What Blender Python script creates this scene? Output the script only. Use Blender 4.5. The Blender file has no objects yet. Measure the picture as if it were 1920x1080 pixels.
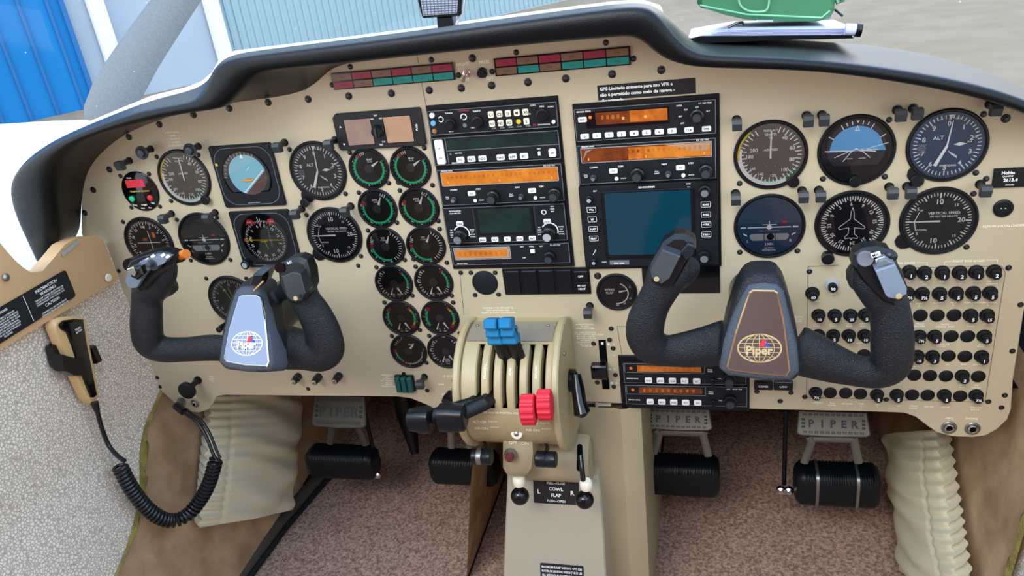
import bpy, bmesh, math, random
from math import pi, sin, cos, radians, atan2, sqrt, hypot
from mathutils import Vector, Matrix
random.seed(7)
C = bpy.context.scene.collection
S = bpy.context.scene

# ---------------------------------------------------------------- camera
CAM = Vector((0.1501, -0.8895, 0.3278)); PITCH, YAW, ROLL, FPX = 0.43373, 0.28539, -0.13617, 1460.42
def _axes():
    cp, sp, cy, sy, cr, sr = cos(PITCH), sin(PITCH), cos(YAW), sin(YAW), cos(ROLL), sin(ROLL)
    f = Vector((-sy*cp, cy*cp, -sp)); rt = Vector((cy, sy, 0)); up = rt.cross(f)
    return rt*cr + up*sr, up*cr - rt*sr, f
AX_R, AX_U, AX_F = _axes()
cam = bpy.data.cameras.new('camera'); co = bpy.data.objects.new('camera', cam); C.objects.link(co)
co.matrix_world = Matrix(((AX_R.x, AX_U.x, -AX_F.x, CAM.x), (AX_R.y, AX_U.y, -AX_F.y, CAM.y), (AX_R.z, AX_U.z, -AX_F.z, CAM.z), (0, 0, 0, 1)))
cam.sensor_width = 36; cam.lens = 36*FPX/1920; cam.clip_start = 0.02; cam.clip_end = 300
S.camera = co
# ---------------------------------------------------------------- light
S.view_settings.view_transform = 'Standard'; S.view_settings.look = 'None'; S.view_settings.gamma = 1
S.view_settings.use_curve_mapping = False; S.view_settings.exposure = 0.0
w = bpy.data.worlds.new('sky'); S.world = w; w.use_nodes = True
nt = w.node_tree; nt.nodes.clear()
bgn = nt.nodes.new('ShaderNodeBackground'); out = nt.nodes.new('ShaderNodeOutputWorld')
tc = nt.nodes.new('ShaderNodeTexCoord'); sep = nt.nodes.new('ShaderNodeSeparateXYZ'); rmp = nt.nodes.new('ShaderNodeValToRGB')
nt.links.new(tc.outputs['Generated'], sep.inputs[0]); nt.links.new(sep.outputs['Z'], rmp.inputs[0])
rmp.color_ramp.elements[0].position = 0.0; rmp.color_ramp.elements[0].color = (0.95, 0.94, 0.92, 1)
rmp.color_ramp.elements[1].position = 0.5; rmp.color_ramp.elements[1].color = (0.50, 0.68, 0.95, 1)
nt.links.new(rmp.outputs[0], bgn.inputs[0]); bgn.inputs[1].default_value = 3.2
nt.links.new(bgn.outputs[0], out.inputs[0])
def sun(name, energy, angle, direction, col):
    l = bpy.data.lights.new(name, 'SUN'); l.energy = energy; l.angle = angle; l.color = col
    o = bpy.data.objects.new(name, l); C.objects.link(o)
    o.rotation_euler = Vector(direction).to_track_quat('-Z', 'Y').to_euler(); return o
sun('sun', 1.7, radians(28), (0.20, 0.70, -0.66), (1.0, 0.93, 0.82))

# ---------------------------------------------------------------- image -> place
def ray(px, py): return AX_F + AX_R*((px-960)/FPX) - AX_U*((py-540)/FPX)
def P(px, py, d=0.0):                       # point on the plane parallel to the panel, d in front of it
    r = ray(px, py); return CAM + r*((-d-CAM.y)/r.y)
def PX(px, py, X): r = ray(px, py); return CAM + r*((X-CAM.x)/r.x)
def PZ(px, py, Z): r = ray(px, py); return CAM + r*((Z-CAM.z)/r.z)
def PN(px, py, n, k):                       # plane n.p = k
    r = ray(px, py); n = Vector(n); return CAM + r*((k-n.dot(CAM))/n.dot(r))
def depth(p): return (p-CAM).dot(AX_F)

# ---------------------------------------------------------------- materials
def lin(c):
    if isinstance(c, str): c = tuple(int(c[i:i+2], 16)/255 for i in (0, 2, 4))
    return tuple((x/12.92 if x <= 0.04045 else ((x+0.055)/1.055)**2.4) for x in c)
M = {}
def mat(name, col, rough=0.5, metal=0.0, spec=0.5, bump=None, vary=None, emit=None, coat=0, voro=None, sheen=0):
    m = bpy.data.materials.new(name); m.use_nodes = True; n = m.node_tree; b = n.nodes['Principled BSDF']
    col = lin(col); b.inputs['Base Color'].default_value = (*col, 1)
    b.inputs['Roughness'].default_value = rough; b.inputs['Metallic'].default_value = metal
    b.inputs['Specular IOR Level'].default_value = spec; b.inputs['Coat Weight'].default_value = coat
    b.inputs['Sheen Weight'].default_value = sheen
    tcn = None
    def coords():
        nonlocal tcn
        if tcn is None:
            tcn = n.nodes.new('ShaderNodeNewGeometry')
        return tcn.outputs['Position']
    if vary:                                # (scale, second colour, detail)
        no = n.nodes.new('ShaderNodeTexNoise'); no.inputs['Scale'].default_value = vary[0]; no.inputs['Detail'].default_value = vary[2] if len(vary) > 2 else 3
        n.links.new(coords(), no.inputs['Vector'])
        r = n.nodes.new('ShaderNodeValToRGB'); r.color_ramp.elements[0].color = (*col, 1); r.color_ramp.elements[1].color = (*lin(vary[1]), 1)
        r.color_ramp.elements[0].position = 0.35; r.color_ramp.elements[1].position = 0.65
        n.links.new(no.outputs[0], r.inputs[0]); n.links.new(r.outputs[0], b.inputs['Base Color'])
    if bump:                                # (scale, strength, distance)
        no = n.nodes.new('ShaderNodeTexNoise'); no.inputs['Scale'].default_value = bump[0]; no.inputs['Detail'].default_value = 2
        n.links.new(coords(), no.inputs['Vector'])
        bp = n.nodes.new('ShaderNodeBump'); bp.inputs['Strength'].default_value = bump[1]; bp.inputs['Distance'].default_value = bump[2]
        n.links.new(no.outputs[0], bp.inputs['Height']); n.links.new(bp.outputs[0], b.inputs['Normal'])
    if voro:                                # pebble grain: (scale, groove colour)
        no = n.nodes.new('ShaderNodeTexVoronoi'); no.feature = 'DISTANCE_TO_EDGE'; no.inputs['Scale'].default_value = voro[0]
        n.links.new(coords(), no.inputs['Vector'])
        r = n.nodes.new('ShaderNodeValToRGB'); r.color_ramp.elements[0].color = (*lin(voro[1]), 1); r.color_ramp.elements[1].color = (*col, 1)
        r.color_ramp.elements[0].position = 0.02; r.color_ramp.elements[1].position = 0.22
        n.links.new(no.outputs[0], r.inputs[0]); n.links.new(r.outputs[0], b.inputs['Base Color'])
        bp = n.nodes.new('ShaderNodeBump'); bp.inputs['Strength'].default_value = 0.5; bp.inputs['Distance'].default_value = 0.0012
        n.links.new(r.outputs[0], bp.inputs['Height']); n.links.new(bp.outputs[0], b.inputs['Normal'])
    if emit:
        b.inputs['Emission Color'].default_value = (*lin(emit[0]), 1); b.inputs['Emission Strength'].default_value = emit[1]
    M[name] = m; return m
mat('panel', 'c8ba9c', 0.5, bump=(900, 0.08, 0.0004), vary=(3, 'c0b292'), spec=0.35)
mat('panel_edge', 'c9bda6', 0.4)
mat('seam', '6a5f4c', 0.7)
mat('black', '0a0d11', 0.45, spec=0.35)
mat('satin', '0e1216', 0.32, spec=0.4)
mat('gloss', '080a0c', 0.12)
mat('matte', '101316', 0.75)
mat('radio', '14181c', 0.55, spec=0.3)
mat('radio_dark', '121517', 0.55)
mat('screw', '15181a', 0.35)
mat('screw_slot', '5b5e5e', 0.4, 0.6)
mat('face', '0e1216', 0.6, spec=0.3)
mat('face_reflect_blue', '1c4060', 0.5)  # dark dial turned navy: bluish reflection of its glass painted in
mat('face_grey', '6a655b', 0.6)
mat('face_dim', '2c2f2f', 0.6)
mat('white', 'f6f6f2', 0.5)
mat('ink', 'f6efd6', 0.6)
mat('grey_white', 'a9adad', 0.5)
mat('grey', '70767a', 0.45)
mat('dark_grey', '33383c', 0.45)
mat('green', '1fd08c', 0.5)
mat('red', 'd8283a', 0.5)
mat('yellow', 'e0c83a', 0.5)
mat('yellow_green', 'b6d43a', 0.5)
mat('orange', 'e07a28', 0.5)
mat('ann_red', '97293f', 0.35)
mat('ann_brown', '80604a', 0.35)
mat('ann_teal', '168f85', 0.35)
mat('amber', 'c46e20', 0.35, vary=(90, 'd8842c', 6), spec=0.3)
mat('amber_mid', 'b05a18', 0.25, vary=(90, 'd0762a'))
mat('amber_dark', '5a2a12', 0.25, vary=(80, '84421c'))
mat('amber_digit', 'f0a850', 0.4)
mat('lcd_tan', 'a08670', 0.3, vary=(25, '8f766c'))
mat('lcd_tan_light', 'bc9474', 0.3, vary=(25, 'b08c6e'))
mat('screen_teal', '0a3b4a', 0.12, coat=0.4)
mat('screen_green', '0c2420', 0.15, vary=(40, '16302a'))
mat('sky_blue', '6db4e4', 0.4)
mat('sky_teal', '7fb6c4', 0.4)
mat('earth', '5a3c38', 0.5)
mat('earth_dark', '2a2e34', 0.4)
mat('chrome', 'd8d8d8', 0.12, 1.0)
mat('steel', '9c9c98', 0.35, 0.9)
mat('gold', 'c8a478', 0.25, 0.8)
mat('mirror', '929096', 0.05, 1.0)
mat('badge_gold', 'd7c38e', 0.35, 0.3)
mat('badge_white', 'e9e9e4', 0.4)
mat('pink', 'e0336a', 0.4)
mat('face_reflect_pale', '3c5468', 0.4)  # paler glass reflection painted on the right turn coordinator's upper half
mat('yoke', '0a121b', 0.36, bump=(900, 1.0, 0.0014), spec=0.6)
mat('yoke_grip', '4a5562', 0.55, bump=(1800, 0.6, 0.0006))
mat('yoke_rim', '4c545e', 0.7, bump=(900, 1.0, 0.0014))
mat('head', '0c1014', 0.3, spec=0.4)
mat('head_plate', '76828e', 0.4, 0.2)
mat('head_dark', '20262b', 0.25)
mat('knob_blue', '1278a6', 0.45, spec=0.3)
mat('knob_red', 'd82c3c', 0.45, spec=0.3)
mat('quadrant', 'b8a67c', 0.4, bump=(1200, 0.2, 0.0004))
mat('quadrant_plate', '9c927e', 0.35, 0.2)
mat('console', 'b3a584', 0.5, bump=(1500, 0.2, 0.0003))
mat('console_light', 'b4ab94', 0.5, bump=(1500, 0.2, 0.0003))  # paler copy of console: the upward-facing cover's brightness is in the colour
mat('placard', '14171a', 0.5)
mat('glare', '04080b', 0.36, bump=(900, 0.35, 0.0006), spec=0.28)
mat('vinyl', 'fbeed8', 0.7, voro=(230, 'b9ad9c'))
mat('trim_tan', 'cfa878', 0.5, bump=(500, 0.15, 0.0005))
mat('carpet_floor', 'e2c0aa', 1.0, spec=0.05, vary=(230, '947668', 6), bump=(700, 0.8, 0.004))
mat('carpet_dark', '62524a', 1.0, spec=0.05, vary=(330, '3a302c', 6), bump=(700, 0.8, 0.004))
mat('carpet_side', 'd0ae88', 1.0, spec=0.05, vary=(16, 'a88a66', 10), bump=(900, 0.6, 0.003))
mat('carpet_edge', 'a89a55', 1.0, spec=0.05, vary=(60, '877a45', 6), bump=(700, 0.8, 0.004))
mat('pouch', 'e0d5b2', 0.7, bump=(2000, 0.15, 0.0003))
mat('pouch_edge', 'd4ccae', 0.75)
mat('rubber', '070d13', 0.45, spec=0.35)
mat('alu', '7d7c72', 0.5, 0.5, bump=(300, 0.1, 0.0005))
mat('alu_dark', '55554f', 0.5, 0.6)
mat('mic_tan', 'dcb67c', 0.4)
mat('cord', '10151a', 0.3)
mat('blue_tag', '1c4fc0', 0.5)
mat('scuff', '4c473e', 0.5)
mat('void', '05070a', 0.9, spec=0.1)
mat('blocker_brown', 'a05044', 0.7, vary=(1.6, 'c8a890', 1))  # only for the added wall behind the camera, toned for the badge reflection
mat('hangar_blue', '1478b8', 0.6, spec=0.2)
mat('hangar_blue_dark', '0e64a0', 0.5)
mat('hangar_wall', 'a0aebc', 0.8, vary=(0.8, 'a8b4c0'))
mat('hangar_sheet', 'a4bcc2', 0.7)
mat('hangar_rib', '92adb6', 0.7)
mat('hangar_post', 'dde1e6', 0.7)
mat('tarmac', '8c7c68', 0.95, vary=(2, '958571', 6), spec=0.1)
mat('aircraft_white', 'f3f3f3', 0.35)
mat('blade', '6c7174', 0.5, 0.1, vary=(120, '62676a', 6))
mat('lens_grid', 'b8bccb', 0.35)
mat('lens_line', '5f6470', 0.4)
mat('box_green', '437f58', 0.25, spec=0.5)
mat('box_green_light', '79b98a', 0.25)
mat('paper', 'cdd3ea', 0.25)
mat('paper_line', '8790b8', 0.4)
mat('teal_block', '0f4f4c', 0.35)
mat('lamp_red', '6a3030', 0.2)
mat('glow_red', 'c01828', 0.4, emit=('c01828', 0.4))
def glassy(name, tint, refl, rough=0.02):
    m = bpy.data.materials.new(name); m.use_nodes = True; n = m.node_tree; n.nodes.clear()
    o = n.nodes.new('ShaderNodeOutputMaterial'); t = n.nodes.new('ShaderNodeBsdfTransparent'); g = n.nodes.new('ShaderNodeBsdfGlossy')
    mx = n.nodes.new('ShaderNodeMixShader'); f = n.nodes.new('ShaderNodeFresnel'); mu = n.nodes.new('ShaderNodeMath'); mu.operation = 'MULTIPLY'
    f.inputs[0].default_value = 1.5; mu.inputs[1].default_value = refl; g.inputs['Roughness'].default_value = rough
    t.inputs[0].default_value = (*tint, 1)
    n.links.new(f.outputs[0], mu.inputs[0]); n.links.new(mu.outputs[0], mx.inputs[0]); n.links.new(t.outputs[0], mx.inputs[1]); n.links.new(g.outputs[0], mx.inputs[2])
    n.links.new(mx.outputs[0], o.inputs[0]); M[name] = m; return m, n, mx, o
glassy('glass', (0.97, 0.98, 0.98), 1.0)
gm, gn, gmx, go = glassy('windshield', (0.93, 0.95, 0.96), 0.5)
# dust and bug specks sitting on the windshield
vo = gn.nodes.new('ShaderNodeTexVoronoi'); vo.inputs['Scale'].default_value = 34
geo = gn.nodes.new('ShaderNodeNewGeometry'); gn.links.new(geo.outputs['Position'], vo.inputs['Vector'])
rr_ = gn.nodes.new('ShaderNodeValToRGB'); rr_.color_ramp.elements[0].position = 0.022; rr_.color_ramp.elements[0].color = (0.85, 0.85, 0.85, 1)
rr_.color_ramp.elements[1].position = 0.045; rr_.color_ramp.elements[1].color = (0.0, 0.0, 0.0, 1)
gn.links.new(vo.outputs['Distance'], rr_.inputs[0])
df = gn.nodes.new('ShaderNodeBsdfDiffuse'); df.inputs[0].default_value = (0.85, 0.87, 0.88, 1)
tl = gn.nodes.new('ShaderNodeBsdfTranslucent'); tl.inputs[0].default_value = (0.9, 0.9, 0.9, 1)
ad = gn.nodes.new('ShaderNodeMixShader'); gn.links.new(df.outputs[0], ad.inputs[1]); gn.links.new(tl.outputs[0], ad.inputs[2])
mx2 = gn.nodes.new('ShaderNodeMixShader'); gn.links.new(rr_.outputs[0], mx2.inputs[0]); gn.links.new(gmx.outputs[0], mx2.inputs[1]); gn.links.new(ad.outputs[0], mx2.inputs[2])
gn.links.new(mx2.outputs[0], go.inputs[0])

# ---------------------------------------------------------------- mesh builder
_txt = {}
def text_geo(s, bold):
    k = (s, bold)
    if k not in _txt:
        cu = bpy.data.curves.new('t', 'FONT'); cu.body = s; cu.size = 1; cu.resolution_u = 2; cu.offset = 0.035 if bold else 0.020
        o = bpy.data.objects.new('t', cu); C.objects.link(o)
        dg = bpy.context.evaluated_depsgraph_get(); dg.update()
        me = o.evaluated_get(dg).to_mesh()
        v = [(p.co.x, p.co.y) for p in me.vertices]; f = [tuple(p.vertices) for p in me.polygons]
        o.evaluated_get(dg).to_mesh_clear(); bpy.data.objects.remove(o); bpy.data.curves.remove(cu)
        xs = [p[0] for p in v] or [0, 1]
        _txt[k] = (v, f, min(xs), max(xs))
    return _txt[k]
class MB:
    def __init__(s, k=0.001): s.v = []; s.f = []; s.m = []; s.mats = []; s.k = k; s.T = None
    def mi(s, mt):
        if mt not in s.mats: s.mats.append(mt)
        return s.mats.index(mt)
    def add(s, vs, fs, mt):
        b = len(s.v); i = s.mi(mt)
        for p in vs:
            p = Vector(p)
            if s.T: p = s.T @ p
            s.v.append(p*s.k)
        for f in fs: s.f.append([b+j for j in f]); s.m.append(i)
    def poly(s, pts, z, mt): s.add([(p[0], p[1], z) for p in pts], [list(range(len(pts)))], mt)
    def rect(s, x0, y0, x1, y1, z, mt): s.poly([(x0, y0), (x1, y0), (x1, y1), (x0, y1)], z, mt)
    def prism(s, pts, z0, z1, mt, bev=0, top=None, back=True):
        n = len(pts); cx = sum(p[0] for p in pts)/n; cy = sum(p[1] for p in pts)/n
        a = sum(pts[i][0]*pts[(i+1) % n][1]-pts[(i+1) % n][0]*pts[i][1] for i in range(n))
        if a < 0: pts = pts[::-1]
        vs = [(p[0], p[1], z0) for p in pts]; fs = [list(range(n))[::-1]] if back else []
        vs += [(p[0], p[1], z1-bev) for p in pts]
        for i in range(n): j = (i+1) % n; fs.append([i, j, n+j, n+i])
        L = n
        if bev:
            ins = inset(pts, bev)
            vs += [(p[0], p[1], z1) for p in ins]
            for i in range(n): j = (i+1) % n; fs.append([n+i, n+j, 2*n+j, 2*n+i])
            L = 2*n
        s.add(vs, fs, mt)
        b = len(s.v)-n; s.f.append([b+i for i in range(n)]); s.m.append(s.mi(top or mt))
    def rr(s, cx, cy, w_, h_, z0, z1, r, mt, bev=0, top=None, n=4): s.prism(rrect(cx, cy, w_, h_, r, n), z0, z1, mt, bev, top)
    def box(s, x0, y0, z0, x1, y1, z1, mt): s.prism([(x0, y0), (x1, y0), (x1, y1), (x0, y1)], z0, z1, mt)
    def disc(s, cx, cy, r, z, mt, n=32): s.poly([(cx+r*cos(2*pi*i/n), cy+r*sin(2*pi*i/n)) for i in range(n)], z, mt)
    def band(s, cx, cy, r0, r1, z, a0, a1, mt, n=None):       # angles clockwise from 12 o'clock, degrees
        n = n or max(3, int(abs(a1-a0)/6)); vs = []; fs = []
        for i in range(n+1):
            a = radians(a0+(a1-a0)*i/n); vs += [(cx+r0*sin(a), cy+r0*cos(a), z), (cx+r1*sin(a), cy+r1*cos(a), z)]
        for i in range(n): fs.append([2*i, 2*i+2, 2*i+3, 2*i+1])
        s.add(vs, fs, mt)
    def tick(s, cx, cy, r0, r1, a, w_, z, mt):
        a = radians(a); u = (sin(a), cos(a)); p = (cos(a)*w_/2, -sin(a)*w_/2)
        s.poly([(cx+u[0]*r0-p[0], cy+u[1]*r0-p[1]), (cx+u[0]*r0+p[0], cy+u[1]*r0+p[1]), (cx+u[0]*r1+p[0], cy+u[1]*r1+p[1]), (cx+u[0]*r1-p[0], cy+u[1]*r1-p[1])], z, mt)
    def line(s, x0, y0, x1, y1, w_, z, mt):
        d = hypot(x1-x0, y1-y0) or 1; px_, py_ = -(y1-y0)/d*w_/2, (x1-x0)/d*w_/2
        s.poly([(x0-px_, y0-py_), (x1-px_, y1-py_), (x1+px_, y1+py_), (x0+px_, y0+py_)], z, mt)
    def frame(s, cx, cy, w_, h_, t, z, mt):
        for (a, b, c, d) in ((cx-w_/2, cy-h_/2, cx+w_/2, cy-h_/2+t), (cx-w_/2, cy+h_/2-t, cx+w_/2, cy+h_/2), (cx-w_/2, cy-h_/2, cx-w_/2+t, cy+h_/2), (cx+w_/2-t, cy-h_/2, cx+w_/2, cy+h_/2)): s.rect(a, b, c, d, z, mt)
    def lathe(s, prof, cx, cy, mt, n=24, cap=True, T=None, mats=None):
        vs = []; fs = []
        for (r, z) in prof:
            for i in range(n): a = 2*pi*i/n; vs.append((cx+r*cos(a), cy+r*sin(a), z))
        if T: vs = [T @ Vector(p) for p in vs]
        for k in range(len(prof)-1):
            for i in range(n): j = (i+1) % n; fs.append([k*n+i, k*n+j, (k+1)*n+j, (k+1)*n+i])
        if cap: fs.append([(len(prof)-1)*n+i for i in range(n)]); fs.append([n-1-i for i in range(n)])
        s.add(vs, fs, mt)
    def text(s, t, x, y, h_, z, mt, al='c', rot=0, bold=False, wmax=None):   # h_ = cap height; x, y = middle of the line
        if not t: return
        v, f, x0, x1 = text_geo(t, bold); k = h_/0.72; kx = k
        if wmax and (x1-x0)*k > wmax: kx = wmax/(x1-x0)
        ox = -(x0+x1)/2 if al == 'c' else (-x0 if al == 'l' else -x1)
        a = radians(-rot); ca, sa = cos(a), sin(a); vs = []
        for p in v:
            X = (p[0]+ox)*kx; Y = (p[1]-0.36)*k; vs.append((x+X*ca-Y*sa, y+X*sa+Y*ca, z))
        s.add(vs, f, mt)
    def lines(s, ls, x, y, h_, z, mt, al='c', gap=1.55, bold=False, wmax=None):
        for i, t in enumerate(ls): s.text(t, x, y-i*h_*gap, h_, z, mt, al, 0, bold, wmax)
    def tube(s, pts, rad, mt, n=12, flat=1.0, nrm=None, cap=True):
        pts = [Vector(p) for p in pts]; vs = []; fs = []; up = Vector(nrm) if nrm else None
        if not hasattr(rad, '__len__'): rad = [rad]*len(pts)
        for i, p in enumerate(pts):
            t = (pts[min(i+1, len(pts)-1)]-pts[max(i-1, 0)]).normalized()
            if up is None: up = t.orthogonal()
            a = t.cross(up)
            if a.length < 1e-6: a = t.orthogonal()
            a.normalize(); b = a.cross(t).normalized()
            if nrm is None: up = b
            for k in range(n):
                q = 2*pi*k/n; vs.append(p + a*(rad[i]*cos(q)) + b*(rad[i]*flat*sin(q)))
        for i in range(len(pts)-1):
            for k in range(n): j = (k+1) % n; fs.append([i*n+k, i*n+j, (i+1)*n+j, (i+1)*n+k])
        if cap: fs.append([n-1-k for k in range(n)]); fs.append([(len(pts)-1)*n+k for k in range(n)])
        s.add(vs, fs, mt)
    def grid(s, rows, mt, close=False):
        n = len(rows[0]); vs = [p for r in rows for p in r]; fs = []
        for i in range(len(rows)-1):
            for j in range(n-1 + (1 if close else 0)): k = (j+1) % n; fs.append([i*n+j, i*n+k, (i+1)*n+k, (i+1)*n+j])
        s.add(vs, fs, mt)
    def sphere(s, c, r, mt, n=20, sc=(1, 1, 1)):
        rows = []
        for i in range(n//2+1):
            a = pi*i/(n//2); rows.append([Vector((c[0]+r*sc[0]*sin(a)*cos(2*pi*j/n), c[1]+r*sc[1]*sin(a)*sin(2*pi*j/n), c[2]+r*sc[2]*cos(a))) for j in range(n)])
        s.grid(rows, mt, True)
    def build(s, name, parent=None, smooth=40, world=False, weld=False):
        me = bpy.data.meshes.new(name); off = Vector((0, 0, 0))
        if world and parent: off = parent.location
        me.from_pydata([p-off for p in s.v], [], s.f)
        for mt in s.mats: me.materials.append(M[mt])
        me.polygons.foreach_set('material_index', s.m)
        me.validate()
        if weld:
            bm = bmesh.new(); bm.from_mesh(me); bmesh.ops.remove_doubles(bm, verts=bm.verts, dist=1e-6); bmesh.ops.recalc_face_normals(bm, faces=bm.faces); bm.to_mesh(me); bm.free()
        if smooth:
            me.polygons.foreach_set('use_smooth', [True]*len(me.polygons)); me.set_sharp_from_angle(angle=radians(smooth))
        me.update()
        o = bpy.data.objects.new(name, me); C.objects.link(o)
        if parent: o.parent = parent
        return o
def inset(pts, d):
    n = len(pts); r = []
    for i in range(n):
        p0 = Vector(pts[i-1][:2]); p1 = Vector(pts[i][:2]); p2 = Vector(pts[(i+1) % n][:2])
        a = (p1-p0).normalized(); b = (p2-p1).normalized(); na = Vector((-a.y, a.x)); nb = Vector((-b.y, b.x))
        m_ = (na+nb); l = m_.length
        if l < 1e-6: m_ = na
        else: m_ = m_/l
        c_ = max(0.35, m_.dot(na)); r.append(tuple(p1+m_*(d/c_)))
    return r
def rrect(cx, cy, w_, h_, r, n=4):
    if r <= 0: return [(cx-w_/2, cy-h_/2), (cx+w_/2, cy-h_/2), (cx+w_/2, cy+h_/2), (cx-w_/2, cy+h_/2)]
    r = min(r, w_/2-1e-4, h_/2-1e-4); o = []
    for (sx, sy, a0) in ((1, -1, -90), (1, 1, 0), (-1, 1, 90), (-1, -1, 180)):
        for i in range(n+1):
            a = radians(a0+90*i/n); o.append((cx+sx*(w_/2-r)+r*cos(a), cy+sy*(h_/2-r)+r*sin(a)))
    return o
def smooth_path(pts, k=6, closed=False):     # Catmull-Rom through tuples of any length
    o = []; n = len(pts); rng = range(n if closed else n-1)
    for i in rng:
        if closed: a, b, c, d = pts[i-1], pts[i], pts[(i+1) % n], pts[(i+2) % n]
        else: a, b, c, d = pts[max(i-1, 0)], pts[i], pts[i+1], pts[min(i+2, n-1)]
        for j in range(k):
            t = j/k; o.append(tuple(0.5*(2*b[q]+(c[q]-a[q])*t+(2*a[q]-5*b[q]+4*c[q]-d[q])*t*t+(3*b[q]-a[q]-3*c[q]+d[q])*t**3) for q in range(len(b))))
    if not closed: o.append(tuple(pts[-1]))
    return o

# ---------------------------------------------------------------- things
ON_PANEL = (pi/2, 0, 0)                      # local x right, y up, z out of the panel
def thing(name, label, cat, loc, rot=(0, 0, 0), group=None):
    o = bpy.data.objects.new(name, None); C.objects.link(o); o.empty_display_size = 0.01
    o.location = loc; o.rotation_euler = rot; o['label'] = label; o['category'] = cat
    if group: o['group'] = group
    return o
def tag(o, label, cat, group=None, loc=None, rot=None):
    o['label'] = label; o['category'] = cat
    if group: o['group'] = group
    if loc is not None: o.location = loc
    if rot is not None: o.rotation_euler = rot
    return o
def struct(mb, name, **k):
    o = mb.build(name, **k); o['kind'] = 'structure'; return o
def rect_px(cs, d=0.0):                      # four image corners (tl, tr, br, bl) -> centre, width, height in mm on the panel
    p = [P(x, y, d) for x, y in cs]
    x0 = (p[0].x+p[3].x)/2; x1 = (p[1].x+p[2].x)/2; z1 = (p[0].z+p[1].z)/2; z0 = (p[2].z+p[3].z)/2
    return Vector(((x0+x1)/2, -d, (z0+z1)/2)), (x1-x0)*1000, (z1-z0)*1000
def dup(root, loc, label, group=None):
    r = root.copy(); C.objects.link(r); r.location = loc; r['label'] = label
    if group: r['group'] = group
    for ch in list(root.children):
        c = ch.copy(); C.objects.link(c); c.parent = r
        for g in ch.children:
            d = g.copy(); C.objects.link(d); d.parent = c
    return r

# ================================================================ THE SETTING
FLOOR = -0.65
def kick(z): return -0.72 if z > -0.28 else -0.72+0.1757*(-0.28-z)      # left side wall leans inboard towards the floor
NK, KK = (1, 0, 0.1757), -0.72-0.1757*0.28
NR, KR = (1, 0, -0.1757), 0.505+0.1757*0.28
def sidewall(px, py, off=0.0):               # point on the left lining
    p = PX(px, py, -0.72+off)
    return p if p.z > -0.28 else PN(px, py, NK, KK+off)
# floor
m = MB(1); m.add([(-0.9, -1.35, FLOOR), (0.8, -1.35, FLOOR), (0.8, 0.75, FLOOR), (-0.9, 0.75, FLOOR)], [[0, 1, 2, 3]], 'carpet_floor'); struct(m, 'floor')
# firewall and an under-panel sheet, both near-black to paint the footwell shade
m = MB(1)
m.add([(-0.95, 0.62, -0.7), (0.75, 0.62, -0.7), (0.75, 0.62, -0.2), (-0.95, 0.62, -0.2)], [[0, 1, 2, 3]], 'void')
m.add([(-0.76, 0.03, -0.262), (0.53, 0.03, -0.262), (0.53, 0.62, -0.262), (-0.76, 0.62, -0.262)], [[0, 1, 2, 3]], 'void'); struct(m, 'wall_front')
m = MB(1); m.add([(-0.95, -1.35, -0.7), (0.8, -1.35, -0.7), (0.8, -1.35, 0.62), (-0.95, -1.35, 0.62)], [[0, 1, 2, 3]], 'blocker_brown'); struct(m, 'wall_light_blocker')  # unseen wall behind the camera, added to block low sky and tint the badge
# left lining: grained vinyl behind the curved cut, carpet in front of it
cut = [(300, 733), (288, 762), (272, 800), (264, 850), (264, 900), (258, 950), (243, 1010), (215, 1080), (170, 1160)]
cw = [sidewall(x, y, 0.004) for x, y in cut]
zs = [-0.06, -0.14, -0.22, -0.28, -0.36, -0.44, -0.52, -0.6]
m = MB(1)
yb = -0.95
rows = []
cp = [Vector((-0.716, 0.02, -0.02)), Vector((-0.716, 0.02, -0.15)), Vector((-0.716, 0.012, -0.26))] + cw
for p in cp: rows.append([Vector((kick(p.z)+0.004, p.y+(yb-p.y)*t, p.z)) for t in (0, 0.3, 0.6, 1)])
m.grid(rows, 'vinyl')
r2 = [[r[0], r[0]+Vector((-0.006, 0.0, 0))] for r in rows]; m.grid(r2, 'vinyl')
wl = struct(m, 'wall_left')
m = MB(1); rows = []
for z in (-0.2, -0.28, -0.36, -0.44, -0.52, -0.60, -0.65): rows.append([Vector((kick(z), y, z)) for y in (-1.2, -0.6, -0.1, 0.2, 0.62)])
m.grid(rows, 'carpet_side')
ed = smooth_path([tuple(p) for p in cw], 5)   # frayed olive edge of the carpet along the cut
rr2 = []
for i, p in enumerate(ed):
    p = Vector(p); wv = 0.016+0.007*sin(i*0.9)+0.006*random.random()
    rr2.append([p+Vector((0.001, -0.004, 0)), p+Vector((0.003, wv*0.5, 0.002)), p+Vector((-0.0025, wv, 0.004))])
m.grid(rr2, 'carpet_edge'); struct(m, 'trim_1')
# outside-air cut for the side window: everything above the tan board is open; a thin white window frame sits on it
board_out = [(0, 455), (12, 470), (30, 490), (45, 503), (59, 511), (80, 508), (100, 485), (122, 458), (150, 443), (181, 443), (193, 449), (222, 521), (219, 527), (118, 586), (0, 656)]
bd = [PX(x, y, -0.70) for x, y in board_out]
far = [PX(-160, 740, -0.70), PX(-160, 340, -0.70)]
bd2 = [(p.y, p.z) for p in bd] + [(-0.5, -0.066), (-0.5, 0.12)]
m = MB(1); n = len(bd2); vs = [(-0.70, a, b) for a, b in bd2] + [(-0.722, a, b) for a, b in bd2]
m.add(vs, [list(range(n))] + [[i, (i+1) % n, n+(i+1) % n, n+i] for i in range(n)], 'trim_tan')
sb = thing('side_board', 'tan moulded board along the left cabin wall under the bright side window', 'trim board', bd[11])
m.build('board', sb, world=True)
m = MB(1); c_ = PX(203, 521, -0.698)
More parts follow.
